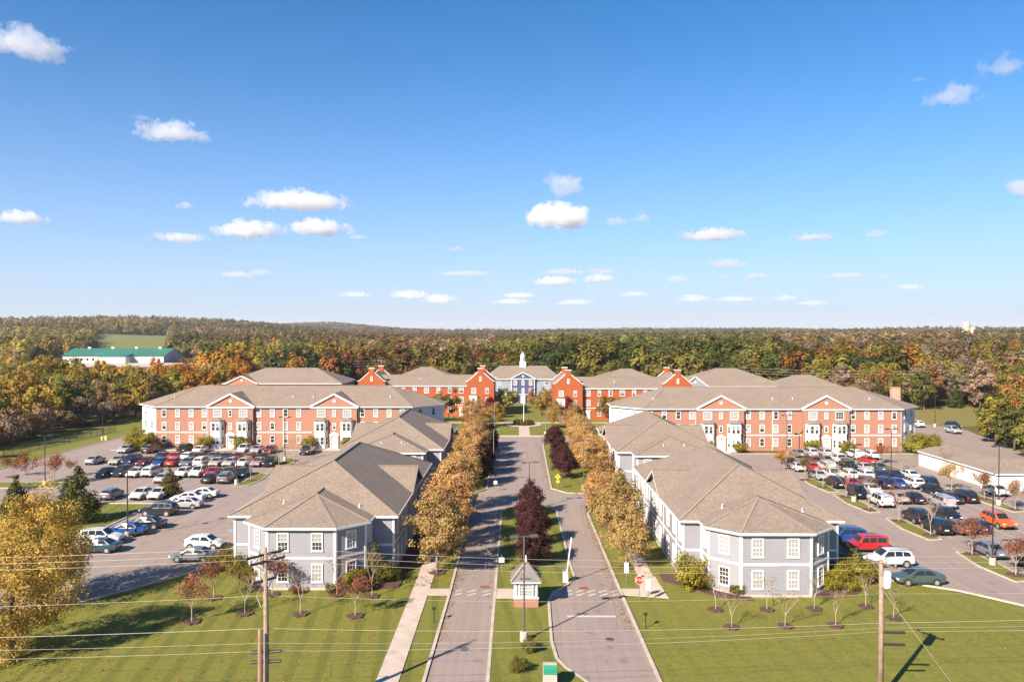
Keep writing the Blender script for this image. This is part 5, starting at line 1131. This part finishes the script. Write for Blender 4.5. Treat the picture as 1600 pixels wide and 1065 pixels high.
sign('notice_sign', 10.6, 73.9, 2.1, 'white upright notice board behind the stop sign')
sign('warning_sign', 6.4, 118.6, 2.3, 'yellow diamond warning sign at the cross street')
sign('small_sign', -1.5, 77.0, 1.9, 'small white sign left of the purple median trees')
sign('small_sign', -3.2, 116.5, 1.9, 'small white sign at the left corner of the cross street')
def barrier():
    o = empty('barrier_gate', (4.75, 74.2, 0.1)); tag(o, 'white barrier gate box with its arm raised', 'barrier')
    m = MB(); m.box((0, 0, 0.55), (0.5, 0.42, 1.1)); m.build('cabinet', white, o)
    m = MB(); m.box((0, 0, 1.15), (0.56, 0.5, 0.12)); m.build('cabinet_lid', grey_metal, o)
    m = MB(); m.bar((0.1, -0.26, 0.9), (0.55, -0.26, 4.4), 0.06, 0.11); m.build('arm', white, o)
barrier()
def green_box():
    o = empty('sign_pier', (2.3, 52.6, 0.1)); tag(o, 'beige pier with sloping green panel in the median, bottom edge', 'sign')
    m = MB(); m.box((0, 0.1, 0.7), (0.95, 0.5, 1.4)); m.build('pier', concrete, o)
    m = MB(); m.hexa([(-0.46, -0.75, 1.0), (0.46, -0.75, 1.0), (0.46, -0.2, 1.36), (-0.46, -0.2, 1.36)], [(-0.46, -0.78, 1.06), (0.46, -0.78, 1.06), (0.46, -0.22, 1.43), (-0.46, -0.22, 1.43)]); m.build('green_panel', green_paint, o)
    m = MB(); m.box((0, -0.7, 0.5), (0.9, 0.3, 1.0)); m.build('front_block', concrete, o)
green_box()
for x, y, l in ((-6.9, 64.0, 'slim dark marker post beside the left kerb'), (10.6, 62.8, 'slim dark marker post beside the right kerb')):
    o = empty('marker_post', (x, y, 0)); tag(o, l, 'post'); m = MB(); m.tube([(0, 0, -0.1), (0, 0, 1.15)], 0.04, 6); m.build('post', black_metal, o); m = MB(); m.box((0, 0, 1.2), (0.28, 0.2, 0.2)); m.build('head', black_metal, o)
def flagpole():
    o = empty('flagpole', (1.9, 200.3, 0)); tag(o, 'white flagpole in the planted circle on the green', 'flagpole')
    m = MB(); m.tube([(0, 0, 0), (0, 0, 9.5)], [0.11, 0.06], 10); m.build('pole', white, o); m = MB(); m.tube([(0, 0, 9.45), (0, 0, 9.62), (0, 0, 9.75)], [0.06, 0.14, 0.03], 10); m.build('finial', white, o)
flagpole()
m = MB(); n = 32
for k in range(n):
    a, b = k * 2 * math.pi / n, (k + 1) * 2 * math.pi / n; q = lambda r, t, z: (1.9 + r * math.cos(t), 200.3 + r * math.sin(t), z)
    m.hexa([q(3.0, a, 0), q(4.6, a, 0), q(4.6, b, 0), q(3.0, b, 0)], [q(3.0, a, .06), q(4.6, a, .06), q(4.6, b, .06), q(3.0, b, .06)])
tag(m.build('circle_path', concrete), kind='structure')
def iron_fence(x0, y0, x1, y1, h, label, step=2.4):
    o = empty('iron_fence', (x0, y0, 0)); tag(o, label, 'fence'); L = math.hypot(x1 - x0, y1 - y0); n = int(L / step); d = Vector((x1 - x0, y1 - y0)) / L
    pm = MB(); pm.box((0, 0, h / 2), (0.07, 0.07, h)); pme = pm.mesh('post', black_metal)
    for i in range(n + 1): put('post', pme, o, (d.x * L * i / n, d.y * L * i / n, 0))
    for z in (0.15, h * 0.55, h - 0.1):
        m = MB(); m.bar((0, 0, z), (d.x * L, d.y * L, z), 0.035, 0.045); m.build('rail', black_metal, o)
    m = MB(); k = int(L / 0.16)
    for i in range(k): m.box((d.x * L * i / k, d.y * L * i / k, h / 2), (0.02, 0.02, h - 0.15))
    tag(m.build('pickets', black_metal, o), kind='stuff')
iron_fence(-99.5, 148, -97.5, 186, 1.5, 'black iron fence along the field beyond the left drive')
o = empty('utility_box', (-92.4, 172.2, 0)); tag(o, 'yellow utility box at the foot of the far left lamp post', 'box')
m = MB(); m.box((0.2, -0.6, 0.45), (0.7, 0.5, 0.9)); m.build('cabinet', yellow_paint, o); m = MB(); m.box((0.2, -0.6, 0.93), (0.78, 0.58, 0.07)); m.build('lid', grey_metal, o)
o = empty('handrail', (34.6, 80.6, 0)); tag(o, 'low white handrail behind the hedge of the right house', 'handrail')
for k in range(3): m = MB(); m.tube([(k * 1.0, 0, 0), (k * 1.0, 0, 1.0)], 0.03, 6); m.build('post', white, o)
m = MB(); m.tube([(0, 0, 1.0), (2, 0, 1.0)], 0.03, 6); m.build('rail', white, o)

# ------------------------------------------------------------------ far buildings
def warehouse(x, y, L, D, he, hr, label, annex=True):
    o = empty('green_roofed_warehouse', (x, y, 0)); tag(o, label, 'warehouse')
    m = MB(); m.prism([(0, 0), (L, 0), (L, D), (0, D)], 0, he)
    for a in (0, L): m.face([(a, 0, he), (a, D, he), (a, D / 2, hr)])
    m.build('wall', siding_white, o)
    m = MB(); m.face([(-1, -1, he - 0.2), (L + 1, -1, he - 0.2), (L + 1, D / 2, hr), (-1, D / 2, hr)]); m.face([(-1, D + 1, he - 0.2), (L + 1, D + 1, he - 0.2), (L + 1, D / 2, hr), (-1, D / 2, hr)]); r = m.build('roof', green_roof, o)
    if annex:
        for k in range(4): m = MB(); m.box((L * (0.15 + 0.24 * k), D / 2, hr + 0.4), (2.2, 1.6, 1.2)); m.build('roof_vent', white, r)
        for k in range(6): m = MB(); m.box((6 + k * 4.4, -0.06, 2.6), (1.6, 0.12, 2.0)); m.build('window', dark_int, o)
        m = MB(); m.prism([(L * 0.42, -9), (L * 0.68, -9), (L * 0.68, 0), (L * 0.42, 0)], 0, he - 0.5); a = m.build('annex', siding_white, o)
        m = MB(); m.face([(L * 0.42 - .5, -9.5, he - 0.5), (L * 0.68 + .5, -9.5, he - 0.5), (L * 0.68 + .5, 2, he + 2), (L * 0.42 - .5, 2, he + 2)]); m.build('annex_roof', green_roof, a)
warehouse(-350, 590, 78, 34, 5.4, 10.8, 'long white warehouse with green metal roof in the far left')
warehouse(-285, 455, 11, 14, 3.6, 5.8, 'small white shed with green roof below the warehouse', False)
sheet('yard', [(-420, 520), (-250, 520), (-250, 588), (-420, 588)], 0.03, concrete)
def silo(x, y):
    o = empty('grain_silo', (x, y, float(terrain(x, y)))); tag(o, 'pale twin silo tower rising from the far right woods', 'silo')
    m = MB(); m.tube([(0, 0, -2), (0, 0, 34), (0, 0, 37)], [5.5, 5.5, 1.5], 14); m.build('tower', concrete, o); m = MB(); m.tube([(10, 1, -2), (10, 1, 26), (10, 1, 28.5)], [5, 5, 1.5], 14); m.build('tower', concrete, o)
silo(706, 1210)
def cottage(x, y, w, label):
    o = empty('far_house', (x, y, float(terrain(x, y)))); tag(o, label, 'house', 'houses far away in the woods'); d = w * 0.6; h = 9
    m = MB(); m.prism([(-w / 2, -d / 2), (w / 2, -d / 2), (w / 2, d / 2), (-w / 2, d / 2)], 0, h)
    for a in (-w / 2, w / 2): m.face([(a, -d / 2, h), (a, d / 2, h), (a, 0, h + d * 0.4)])
    m.build('wall', siding_white, o); m = MB(); m.face([(-w / 2 - .5, -d / 2 - .5, h), (w / 2 + .5, -d / 2 - .5, h), (w / 2 + .5, 0, h + d * 0.42), (-w / 2 - .5, 0, h + d * 0.42)]); m.face([(-w / 2 - .5, d / 2 + .5, h), (w / 2 + .5, d / 2 + .5, h), (w / 2 + .5, 0, h + d * 0.42), (-w / 2 - .5, 0, h + d * 0.42)]); m.build('roof', shingle_grey, o)
    for k in (-1, 0, 1): m = MB(); m.box((k * w * 0.3, -d / 2 - 0.05, 5.4), (1.4, 0.1, 2.0)); m.build('window', dark_int, o)
cottage(-420, 1075, 20, 'white far house below the bright hill field'); cottage(-365, 1080, 14, 'small white far house right of the field houses'); cottage(560, 1010, 16, 'white far house half sunk in the right woods')
def far_pole(x, y, H, label):
    o = empty('far_utility_pole', (x, y, 0)); tag(o, label, 'pole', 'far utility poles'); m = MB(); m.tube([(0, 0, 0), (0, 0, H)], [0.2, 0.15], 6); m.build('pole', pole_wood, o); m = MB(); m.box((0, 0, H - 0.6), (2.6, 0.14, 0.16)); m.build('crossarm', pole_wood, o)
FP = [(-210, 320, 20, 'tall far pole above the yellow trees, left edge'), (-50, 284, 14, 'pole behind the left red hall'), (-38, 290, 14, 'second pole behind the left red hall'), (64, 292, 12, 'pole behind the right red hall'), (126.5, 239, 12.5, 'pole at the edge of the right meadow')]
for p in FP: far_pole(*p)
for k in range(3):
    wire([(-140, 284, 12.5 - k * 0.9), (-50, 284, 13.6 - k * 0.9), (-38, 290, 13.4 - k * 0.9), (64, 292, 11.8 - k * 0.9), (126.5, 239, 12.0 - k * 0.9)], 0.9, ('upper', 'middle', 'lower')[k] + ' far wire running behind the red halls', 0.03, wire_m)

# ------------------------------------------------------------------ woods: the nearest trees one by one
rw = random.Random(11); PALL = {}
def wood_colour(px, rng, dist):
    WX = (px - 807) * dist / 1200
    if px < 230: pal = [YGREEN, (0.34, 0.26, 0.045), OLIVE, (0.26, 0.21, 0.05), (0.38, 0.25, 0.05), (0.14, 0.15, 0.03), TAUPE]
    elif px < 520: pal = [ORANGE, (0.36, 0.20, 0.035), OLIVE, YGREEN, (0.30, 0.14, 0.03), BROWN, DGREEN] if dist < 480 else [BROWN, OLIVE, (0.17, 0.115, 0.05), GREEN]
    elif px < 780: pal = [TAUPE, OLIVE, (0.19, 0.13, 0.045), (0.24, 0.13, 0.04), GREEN, BROWN, (0.26, 0.11, 0.04)]
    elif px < 1210: pal = [GREEN, (0.145, 0.14, 0.032), (0.105, 0.12, 0.028), OLIVE, DGREEN, (0.18, 0.17, 0.034), (0.22, 0.16, 0.045)]
    else: pal = [BROWN, OLIVE, GREEN, (0.24, 0.13, 0.045), TAUPE, YGREEN, (0.30, 0.15, 0.03), DGREEN, (0.09, 0.095, 0.025)]
    s_ = WX / 17.0 * (1 if dist < 700 else 0.45); t_ = dist / 23.0 * (1 if dist < 700 else 0.3)
    u = 0.5 + 0.25 * math.sin(s_ + 1.1 * math.sin(t_)) + 0.25 * math.sin(0.61 * s_ - 0.83 * t_ + 1.7)
    return pal[int(min(max(u * len(pal) + rng.gauss(0, 0.9), 0), len(pal) - 0.01))]
CN = {YGREEN: 'yellow-green', OLIVE: 'olive', TAUPE: 'greyish-brown', GREEN: 'dark green', BROWN: 'brown', ORANGE: 'orange', DGREEN: 'deep green'}
def colour_name(c):
    if c in CN: return CN[c]
    return 'gold' if c[0] > 0.24 and c[1] > 0.6 * c[0] else ('orange' if c[0] > 0.29 else ('russet' if c[0] > 0.22 else ('olive brown' if c[0] > 0.16 else 'mid green')))
def wood(x, y):
    if y < 135: return False
    r = x / y
    if x < -106.5 - 3 * math.sin(y / 9): return not (-0.61 < r < -0.42 and 330 < y < 690)
    if x < -95 and y > 252: return not (-0.61 < r < -0.42 and 330 < y < 690)
    if x > 111 and y > 236 + (x - 111) * 0.1: return True
    if x > 101 and y < 182 and x > 101 + (y - 150) * 0.28: return y > 146
    if x > 118 + (y - 182) * 0.1 and y >= 182: return y > 244 or x > 150
    return y > 278 + 4 * math.sin(x / 11)
cand = []
y = 140.0
while y < 430:
    x = -0.72 * y - 6
    while x < 0.72 * y + 6:
        a, b = x + rw.uniform(-2.6, 2.6), y + rw.uniform(-2.6, 2.6)
        if wood(a, b): cand.append((a, b))
        x += 7.2
    y += 6.6
SCR = lambda a, b: 807 + 1200 * a / b
LOW = (-0.63, -0.42)
cand.sort(key=lambda p: p[1])
near_w, far_w = cand[:250], cand[250:]
REG = [(-1e9, 240, 'left wood beyond the fence'), (240, 560, 'wood behind the left brick block'), (560, 800, 'wood behind the left red hall'), (800, 1060, 'wood behind the blue house'), (1060, 1330, 'wood behind the right brick block'), (1330, 1e9, 'right wood beyond the meadow')]
for lo, hi, rn in REG:
    grp = [p for p in near_w if lo <= SCR(*p) < hi]
    bands = {}
    for p in grp: bands.setdefault(int(p[1] // 14), []).append(p)
    for bi, bk in enumerate(sorted(bands)):
        for i, p in enumerate(sorted(bands[bk], key=lambda q: SCR(*q))):
            px = SCR(*p); c = wood_colour(px, rw, p[1]); edge = (p[0] < 0 and p[1] < 215 and p[0] > -116)
            key = rw.choices(['maple', 'oak', 'tall', 'fir', 'barewood'], [4, 3, 3, 0.5, 1.3 if 560 > px or px > 1200 else 0.4])[0]
            sc = rw.uniform(0.72, 1.0)
            if edge: key, sc = 'brushy', rw.uniform(0.8, 1.25); c = rw.choice([TAUPE, BROWN, (0.20, 0.13, 0.07)])
            elif p[0] < -100 and p[1] < 330: sc *= rw.uniform(0.8, 1.02)
            elif px > 1490 and p[1] < 230: sc *= 0.8
            if key == 'fir': c = DGREEN
            if key == 'barewood': c = rw.choice([TAUPE, (0.25, 0.17, 0.10)])
            lab = '%s %s, %s from left, %s row, %s' % (colour_name(c), SP[key].name.replace('_', ' '), ordn(i), ordn(bi), rn)
            tree(key, p[0], p[1], sc, c, lab, 'nearest trees of the surrounding woods')

for i, (x, y, k, sc, c, w) in enumerate(((101.5, 157, 'oak', 0.62, (0.10, 0.10, 0.028), 'green oak behind the garage row, nearest the drive'), (107, 160, 'maple', 0.8, OLIVE, 'olive maple behind the garage row, second from the drive'), (103.5, 166, 'tall', 0.78, YGREEN, 'slim yellow-green tree behind the garage row'), (111, 166, 'oak', 0.7, DGREEN, 'dark oak right of the slim yellow-green tree'),
        (108, 173, 'maple', 0.8, GREEN, 'green maple behind the dark oak, right edge'), (115, 160, 'oak', 0.66, (0.13, 0.12, 0.03), 'olive green oak at the right edge behind the garages'), (98.5, 146, 'maple', 0.62, (0.24, 0.22, 0.05), 'yellow-green tree right behind the garage roof ridge'), (119, 172, 'tall', 0.85, YGREEN, 'tall yellow-green tree at the right edge, behind the oaks'), (114.5, 178, 'oak', 0.7, (0.34, 0.2, 0.05), 'golden oak between the drive and the right edge'), (121, 182, 'maple', 0.85, OLIVE, 'olive maple farthest back behind the garage row'), (106, 150, 'small', 1.5, GOLD, 'low golden tree just behind the garage roof'), (112, 152, 'brushy', 1.0, OLIVE, 'olive thicket behind the garage roof, right edge'))):
    tree(k, x, y, sc, c, w, 'trees behind the garage row')

# ------------------------------------------------------------------ woods: the rest, one mass up to the skyline
def far_wood():
    rng = np.random.default_rng(5); pts = [np.array(far_w)]
    def ringband(y0, y1, step):
        yy = np.arange(y0, y1, step); out = []
        for y in yy:
            xx = np.arange(-0.80 * y - 10, 0.80 * y + 10, step); a = np.stack([xx, np.full_like(xx, y)], 1); out.append(a + rng.uniform(-0.42, 0.42, a.shape) * step)
        return np.concatenate(out)
    pts.append(ringband(430, 900, 8.8)); pts.append(ringband(900, 1700, 12)); pts.append(ringband(1700, 4300, 16))
    P = np.concatenate(pts); x, y = P[:, 0], P[:, 1]; r = x / y
    bad = ((r > -0.64) & (r < -0.415) & (y > 330) & (y < 690)) | ((r > -0.553) & (r < -0.452) & (y > 689) & (y < 1400)) | ((r > -0.42) & (r < -0.3) & (y > 1000) & (y < 1085))
    P = P[~bad]; x, y = P[:, 0], P[:, 1]; r = x / y; z = terrain(x, y); n = len(P)
    px = 807 + 1200 * x / y; rr = random.Random(9)
    patch = np.sin(x / 63 + 1) * np.cos(y / 88) + np.sin(x / 171 - y / 140)
    col = np.array([wood_colour(a + rr.gauss(0, 14), rr, b) for a, b in zip(px, y)])
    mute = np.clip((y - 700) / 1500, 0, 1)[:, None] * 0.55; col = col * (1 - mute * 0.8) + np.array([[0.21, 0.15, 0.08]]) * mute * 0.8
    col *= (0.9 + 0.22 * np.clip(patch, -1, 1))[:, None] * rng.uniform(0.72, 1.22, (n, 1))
    scl = rng.uniform(0.7, 1.25, n) * np.where(y > 1700, 1.4, np.where(y > 900, 1.2, 1.05)); low = (r > -0.70) & (r < -0.40) & (y < 560); scl = np.where(low, scl * 0.6, scl)
    scl = np.where((px > 820) & (px < 1220) & (y < 620), scl * 1.12, scl)
    idx = np.where(y < 620, rng.integers(0, 6, n), 6 + rng.integers(0, 5, n))
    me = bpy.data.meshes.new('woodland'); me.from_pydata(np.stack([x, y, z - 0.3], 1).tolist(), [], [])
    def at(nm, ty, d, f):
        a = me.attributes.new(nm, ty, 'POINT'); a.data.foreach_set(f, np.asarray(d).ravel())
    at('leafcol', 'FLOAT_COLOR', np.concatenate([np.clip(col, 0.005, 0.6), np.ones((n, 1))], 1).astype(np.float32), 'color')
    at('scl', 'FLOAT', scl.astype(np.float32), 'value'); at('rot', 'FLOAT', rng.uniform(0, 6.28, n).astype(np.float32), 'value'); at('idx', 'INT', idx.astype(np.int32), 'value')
    pc = bpy.data.collections.new('wood_forms')
    def form(i, nl, rx, rz, zc, leaf, cl, shape, H):
        c, C = crown('wood_form', 300 + i, nl, rx, rz, zc, leaf, cl, leaf_far, shape, 0.34, 0.5, 0.85); t = trunk_mesh('t', 310 + i, H, 0.28, C, bark, 0.2, 5)
        v0 = len(c.vertices); import bmesh; bm = bmesh.new(); bm.from_mesh(c); bm.from_mesh(t)
        for f in bm.faces:
            if f.index < 0: pass
        bm.faces.ensure_lookup_table()
        for f in bm.faces[len(c.polygons):]: f.material_index = 1
        me2 = bpy.data.meshes.new('wood_form'); bm.to_mesh(me2); bm.free(); me2.materials.append(leaf_far); me2.materials.append(bark)
        ob = bpy.data.objects.new('wood_form_%02d' % i, me2); pc.objects.link(ob)
    F1 = [(1500, 5.0, 5.4, 7.6, .50, 50, 'round', 13), (1600, 5.2, 6.4, 9, .52, 50, 'round', 15), (1300, 3.8, 6.2, 8.2, .5, 44, 'oval', 15), (1500, 5.6, 5.6, 8, .52, 50, 'round', 13), (1300, 4.4, 6.8, 9, .5, 44, 'oval', 16), (1300, 4.8, 5, 7, .52, 40, 'round', 12)]
    F2 = [(330, 5.6, 5.6, 8, 1.15, 34, 'round', 13), (330, 5.2, 6.6, 9, 1.15, 34, 'round', 15), (280, 4.4, 6.4, 8.4, 1.1, 30, 'oval', 15), (330, 6.2, 5.4, 7.6, 1.2, 34, 'round', 12), (300, 5, 6, 8.4, 1.15, 30, 'oval', 14)]
    for i, f in enumerate(F1 + F2): form(i, *f)
    ng = bpy.data.node_groups.new('grow_wood', 'GeometryNodeTree'); ng.interface.new_socket('Geometry', in_out='INPUT', socket_type='NodeSocketGeometry'); ng.interface.new_socket('Geometry', in_out='OUTPUT', socket_type='NodeSocketGeometry')
    N = ng.nodes; Lk = ng.links; gi = N.new('NodeGroupInput'); go = N.new('NodeGroupOutput'); ci = N.new('GeometryNodeCollectionInfo'); ci.inputs['Collection'].default_value = pc; ci.inputs['Separate Children'].default_value = True; ci.inputs['Reset Children'].default_value = True
    ip = N.new('GeometryNodeInstanceOnPoints'); ip.inputs['Pick Instance'].default_value = True
    def na(nm, ty):
        a = N.new('GeometryNodeInputNamedAttribute'); a.data_type = ty; a.inputs['Name'].default_value = nm; return a.outputs['Attribute']
    cx = N.new('ShaderNodeCombineXYZ'); Lk.new(na('rot', 'FLOAT'), cx.inputs[2])
    Lk.new(gi.outputs[0], ip.inputs['Points']); Lk.new(ci.outputs[0], ip.inputs['Instance']); Lk.new(na('idx', 'INT'), ip.inputs['Instance Index']); Lk.new(cx.outputs[0], ip.inputs['Rotation']); Lk.new(na('scl', 'FLOAT'), ip.inputs['Scale']); Lk.new(ip.outputs[0], go.inputs[0])
    o = put('woodland', me); md = o.modifiers.new('grow', 'NODES'); md.node_group = ng
    tag(o, 'autumn woodland rolling back to the skyline behind all the buildings', 'woodland', kind='stuff')
    print('woodland points', n)
far_wood()
# fallen leaves under the avenue trees and the golden trees
def litter():
    rng = np.random.default_rng(21); P = []
    for (x, y, r, n) in [(-7.9, yy, 3.2, 260) for yy in range(76, 160, 9)] + [(11.6, yy, 3.2, 260) for yy in range(78, 160, 9)] + [(-36.6, 56.6, 6, 700), (-40.6, 67.5, 6, 500), (-14, 64, 9, 200), (20, 64, 10, 240)]:
        a = rng.uniform(0, 6.283, n); d = r * rng.random(n) ** 0.6; P.append(np.stack([x + d * np.cos(a), y + d * np.sin(a), np.full(n, 0.16 if abs(x) < 12 else 0.03)], 1))
    for (x, y0, y1, n) in ((-6.0, 60, 104, 900), (9.3, 62, 103, 800), (5.25, 76, 103, 300), (-2.3, 70, 103, 300), (5.0, 118, 164, 500), (-4.2, 118, 164, 500)):
        P.append(np.stack([x + rng.normal(0, 0.25, n), rng.uniform(y0, y1, n), np.full(n, 0.055)], 1))
    n = 1500; P.append(np.stack([rng.uniform(-34, -10, n), rng.uniform(53, 74, n), np.full(n, 0.03)], 1)); n = 900; P.append(np.stack([rng.uniform(10.5, 42, n), rng.uniform(53, 70, n), np.full(n, 0.03)], 1))
    P = np.concatenate(P); N = rng.normal(size=P.shape) * 0.25 + np.array([[0, 0, 1]])
    o = put('fallen_leaves', leaf_mesh('fallen_leaves', P, N, 0.075, rng.random(P.shape), leaf_obj, rng)); o.color = (0.30, 0.16, 0.05, 1); tag(o, 'fallen bronze leaves scattered under the trees', 'leaves', kind='stuff')
litter()

# ------------------------------------------------------------------ clouds (real volumes far beyond the woods)
def cloud_mat(name, dens, thr, seed):
    mt = bpy.data.materials.new(name); mt.use_nodes = True; n = mt.node_tree.nodes; l = mt.node_tree.links; n.remove(n['Principled BSDF'])
    tc = n.new('ShaderNodeTexCoord'); nz = n.new('ShaderNodeTexNoise'); nz.inputs['Scale'].default_value = 1.15; nz.inputs['Detail'].default_value = 8; nz.inputs['Roughness'].default_value = 0.66
    mp = n.new('ShaderNodeMapping'); mp.inputs['Location'].default_value = (seed * 3.1, seed * 1.7, seed); l.new(tc.outputs['Object'], mp.inputs[0]); 
    oi = n.new('ShaderNodeObjectInfo'); ad = n.new('ShaderNodeVectorMath'); ad.operation = 'ADD'; sc = n.new('ShaderNodeVectorMath'); sc.operation = 'SCALE'; l.new(oi.outputs['Location'], sc.inputs[0]); sc.inputs['Scale'].default_value = 0.013
    st = n.new('ShaderNodeVectorMath'); st.operation = 'MULTIPLY'; l.new(mp.outputs[0], st.inputs[0]); l.new(oi.outputs['Color'], st.inputs[1]); l.new(st.outputs[0], ad.inputs[0]); l.new(sc.outputs[0], ad.inputs[1]); l.new(ad.outputs[0], nz.inputs['Vector'])
    ln = n.new('ShaderNodeVectorMath'); ln.operation = 'LENGTH'
    def M(op, a, b):
        m = n.new('ShaderNodeMath'); m.operation = op
        for i, x in enumerate((a, b)):
            if isinstance(x, (int, float)): m.inputs[i].default_value = x
            else: l.new(x, m.inputs[i])
        return m.outputs[0]
    sp = n.new('ShaderNodeSeparateXYZ'); l.new(tc.outputs['Object'], sp.inputs[0])
    cb = n.new('ShaderNodeCombineXYZ'); l.new(sp.outputs[0], cb.inputs[0]); l.new(sp.outputs[1], cb.inputs[1]); l.new(M('MAXIMUM', sp.outputs[2], M('MULTIPLY', sp.outputs[2], -2.0)), cb.inputs[2]); l.new(cb.outputs[0], ln.inputs[0])
    fall = M('SUBTRACT', 1.0, ln.outputs['Value'])                     # 1 at the heart, 0 at the hull
    v = M('ADD', M('MULTIPLY', M('SUBTRACT', nz.outputs['Fac'], 0.5), 4.3), M('MULTIPLY', fall, 1.5))
    v = M('SUBTRACT', v, thr); v = M('MAXIMUM', M('MULTIPLY', v, 4.0), 0.0); v = M('MINIMUM', v, 1.0)
    v = M('MULTIPLY', v, dens)
    pv = n.new('ShaderNodeVolumePrincipled'); pv.inputs['Color'].default_value = (1, 1, 1, 1); pv.inputs['Anisotropy'].default_value = 0.25; l.new(v, pv.inputs['Density'])
    l.new(pv.outputs[0], n['Material Output'].inputs['Volume']); mt.cycles.volume_step_rate = 0.35
    return mt
CL = [(45,75,120,58,1),(268,210,104,38,1),(222,185,28,12,0),(470,318,150,38,1),(388,362,98,34,1),(497,359,96,32,1),(283,373,84,18,0),(289,322,28,17,0),(33,342,70,26,1),(872,342,98,46,2),(884,297,72,46,0),(860,281,26,26,0),(960,346,38,22,0),(1000,342,28,28,0),(1112,369,96,24,1),(1270,372,70,16,0),(1368,367,40,15,0),(1487,155,82,42,0),(1565,107,72,44,0),(1600,296,60,34,1),(1436,125,24,9,0),
      (1136,414,58,17,0),(867,441,62,19,1),(935,437,50,17,1),(880,426,66,11,0),(940,425,44,13,0),(1058,437,40,14,0),(1130,434,26,10,0),(1183,432,40,14,0),(1320,432,66,12,0),(1420,449,40,10,0),(370,430,50,12,0),(408,427,34,12,0),(728,428,90,8,0),(640,462,60,16,0),(556,461,46,10,0),(686,469,56,17,0),(812,462,50,10,0),(800,472,60,10,0),(898,473,60,10,0),(992,460,44,10,0),(1084,467,46,15,0),(1150,468,60,10,0),(1228,466,34,11,0),(1270,474,50,8,0),(1380,433,30,8,0),(712,390,30,9,0),(560,371,36,9,0)]
bpy_ico = None
def ico(sub):
    import bmesh
    bm = bmesh.new(); bmesh.ops.create_icosphere(bm, subdivisions=sub, radius=1.0); me = bpy.data.meshes.new('cloud'); bm.to_mesh(me); bm.free(); return me
CMATS = [cloud_mat('thin_cloud', 0.013, 0.45, 1), cloud_mat('fair_cloud', 0.016, 0.36, 2), cloud_mat('dense_cloud', 0.024, 0.25, 3), cloud_mat('faint_cloud', 0.009, 0.3, 4)]
CME = []
for k in range(4): me = ico(3); me.materials.append(CMATS[k]); CME.append(me)
camM = cam.rotation_euler.to_matrix()
bands = {}
for q in CL: bands.setdefault('upper' if q[1] < 250 else ('middle' if q[1] < 400 else 'lower'), []).append(q)
for bn, lst in bands.items():
    for i, (px, py, w, h, k) in enumerate(sorted(lst)):
        v = (camM @ Vector(((px - 800) / 1200, -(py - 532.5) / 1200, -1.0))); alt = 620 if py < 400 else 520
        d = min(alt / max(v.z, 0.02), 9000); sx, sz = w * d / 2400, h * d / 2400
        o = put('cloud', CME[3 if (k == 0 and py > 400) else k], None, tuple(v * d + Vector((0, 0, 24.4)))); o.scale = (sx * 1.2, sx * 0.75, sz * 1.3); o.color = (sx / sz, 0.65 * sx / sz, 1.0, 1); o.rotation_euler = (0, 0, math.atan2(-v.x, v.y))
        size = 'large' if w > 90 else ('mid-sized' if w > 55 else 'small')
        tag(o, '%s %s white cloud, %s from the left in the %s sky' % (size, ('wispy', 'puffy', 'dense flat-based')[k], ordn(i), bn), 'cloud', 'scattered clouds')

# ------------------------------------------------------------------ haze over the whole place
m = MB(); m.box((0, 4100, 50), (18400, 10200, 140))
hz = bpy.data.materials.new('haze'); hz.use_nodes = True; hn = hz.node_tree.nodes; hn.remove(hn['Principled BSDF'])
pv = hn.new('ShaderNodeVolumePrincipled'); pv.inputs['Color'].default_value = (0.86, 0.91, 1.0, 1); pv.inputs['Density'].default_value = 0.000065; pv.inputs['Anisotropy'].default_value = 0.0
hz.node_tree.links.new(pv.outputs[0], hn['Material Output'].inputs['Volume'])
tag(m.build('haze', hz), 'thin haze lying over the distant woods', 'haze', kind='stuff')
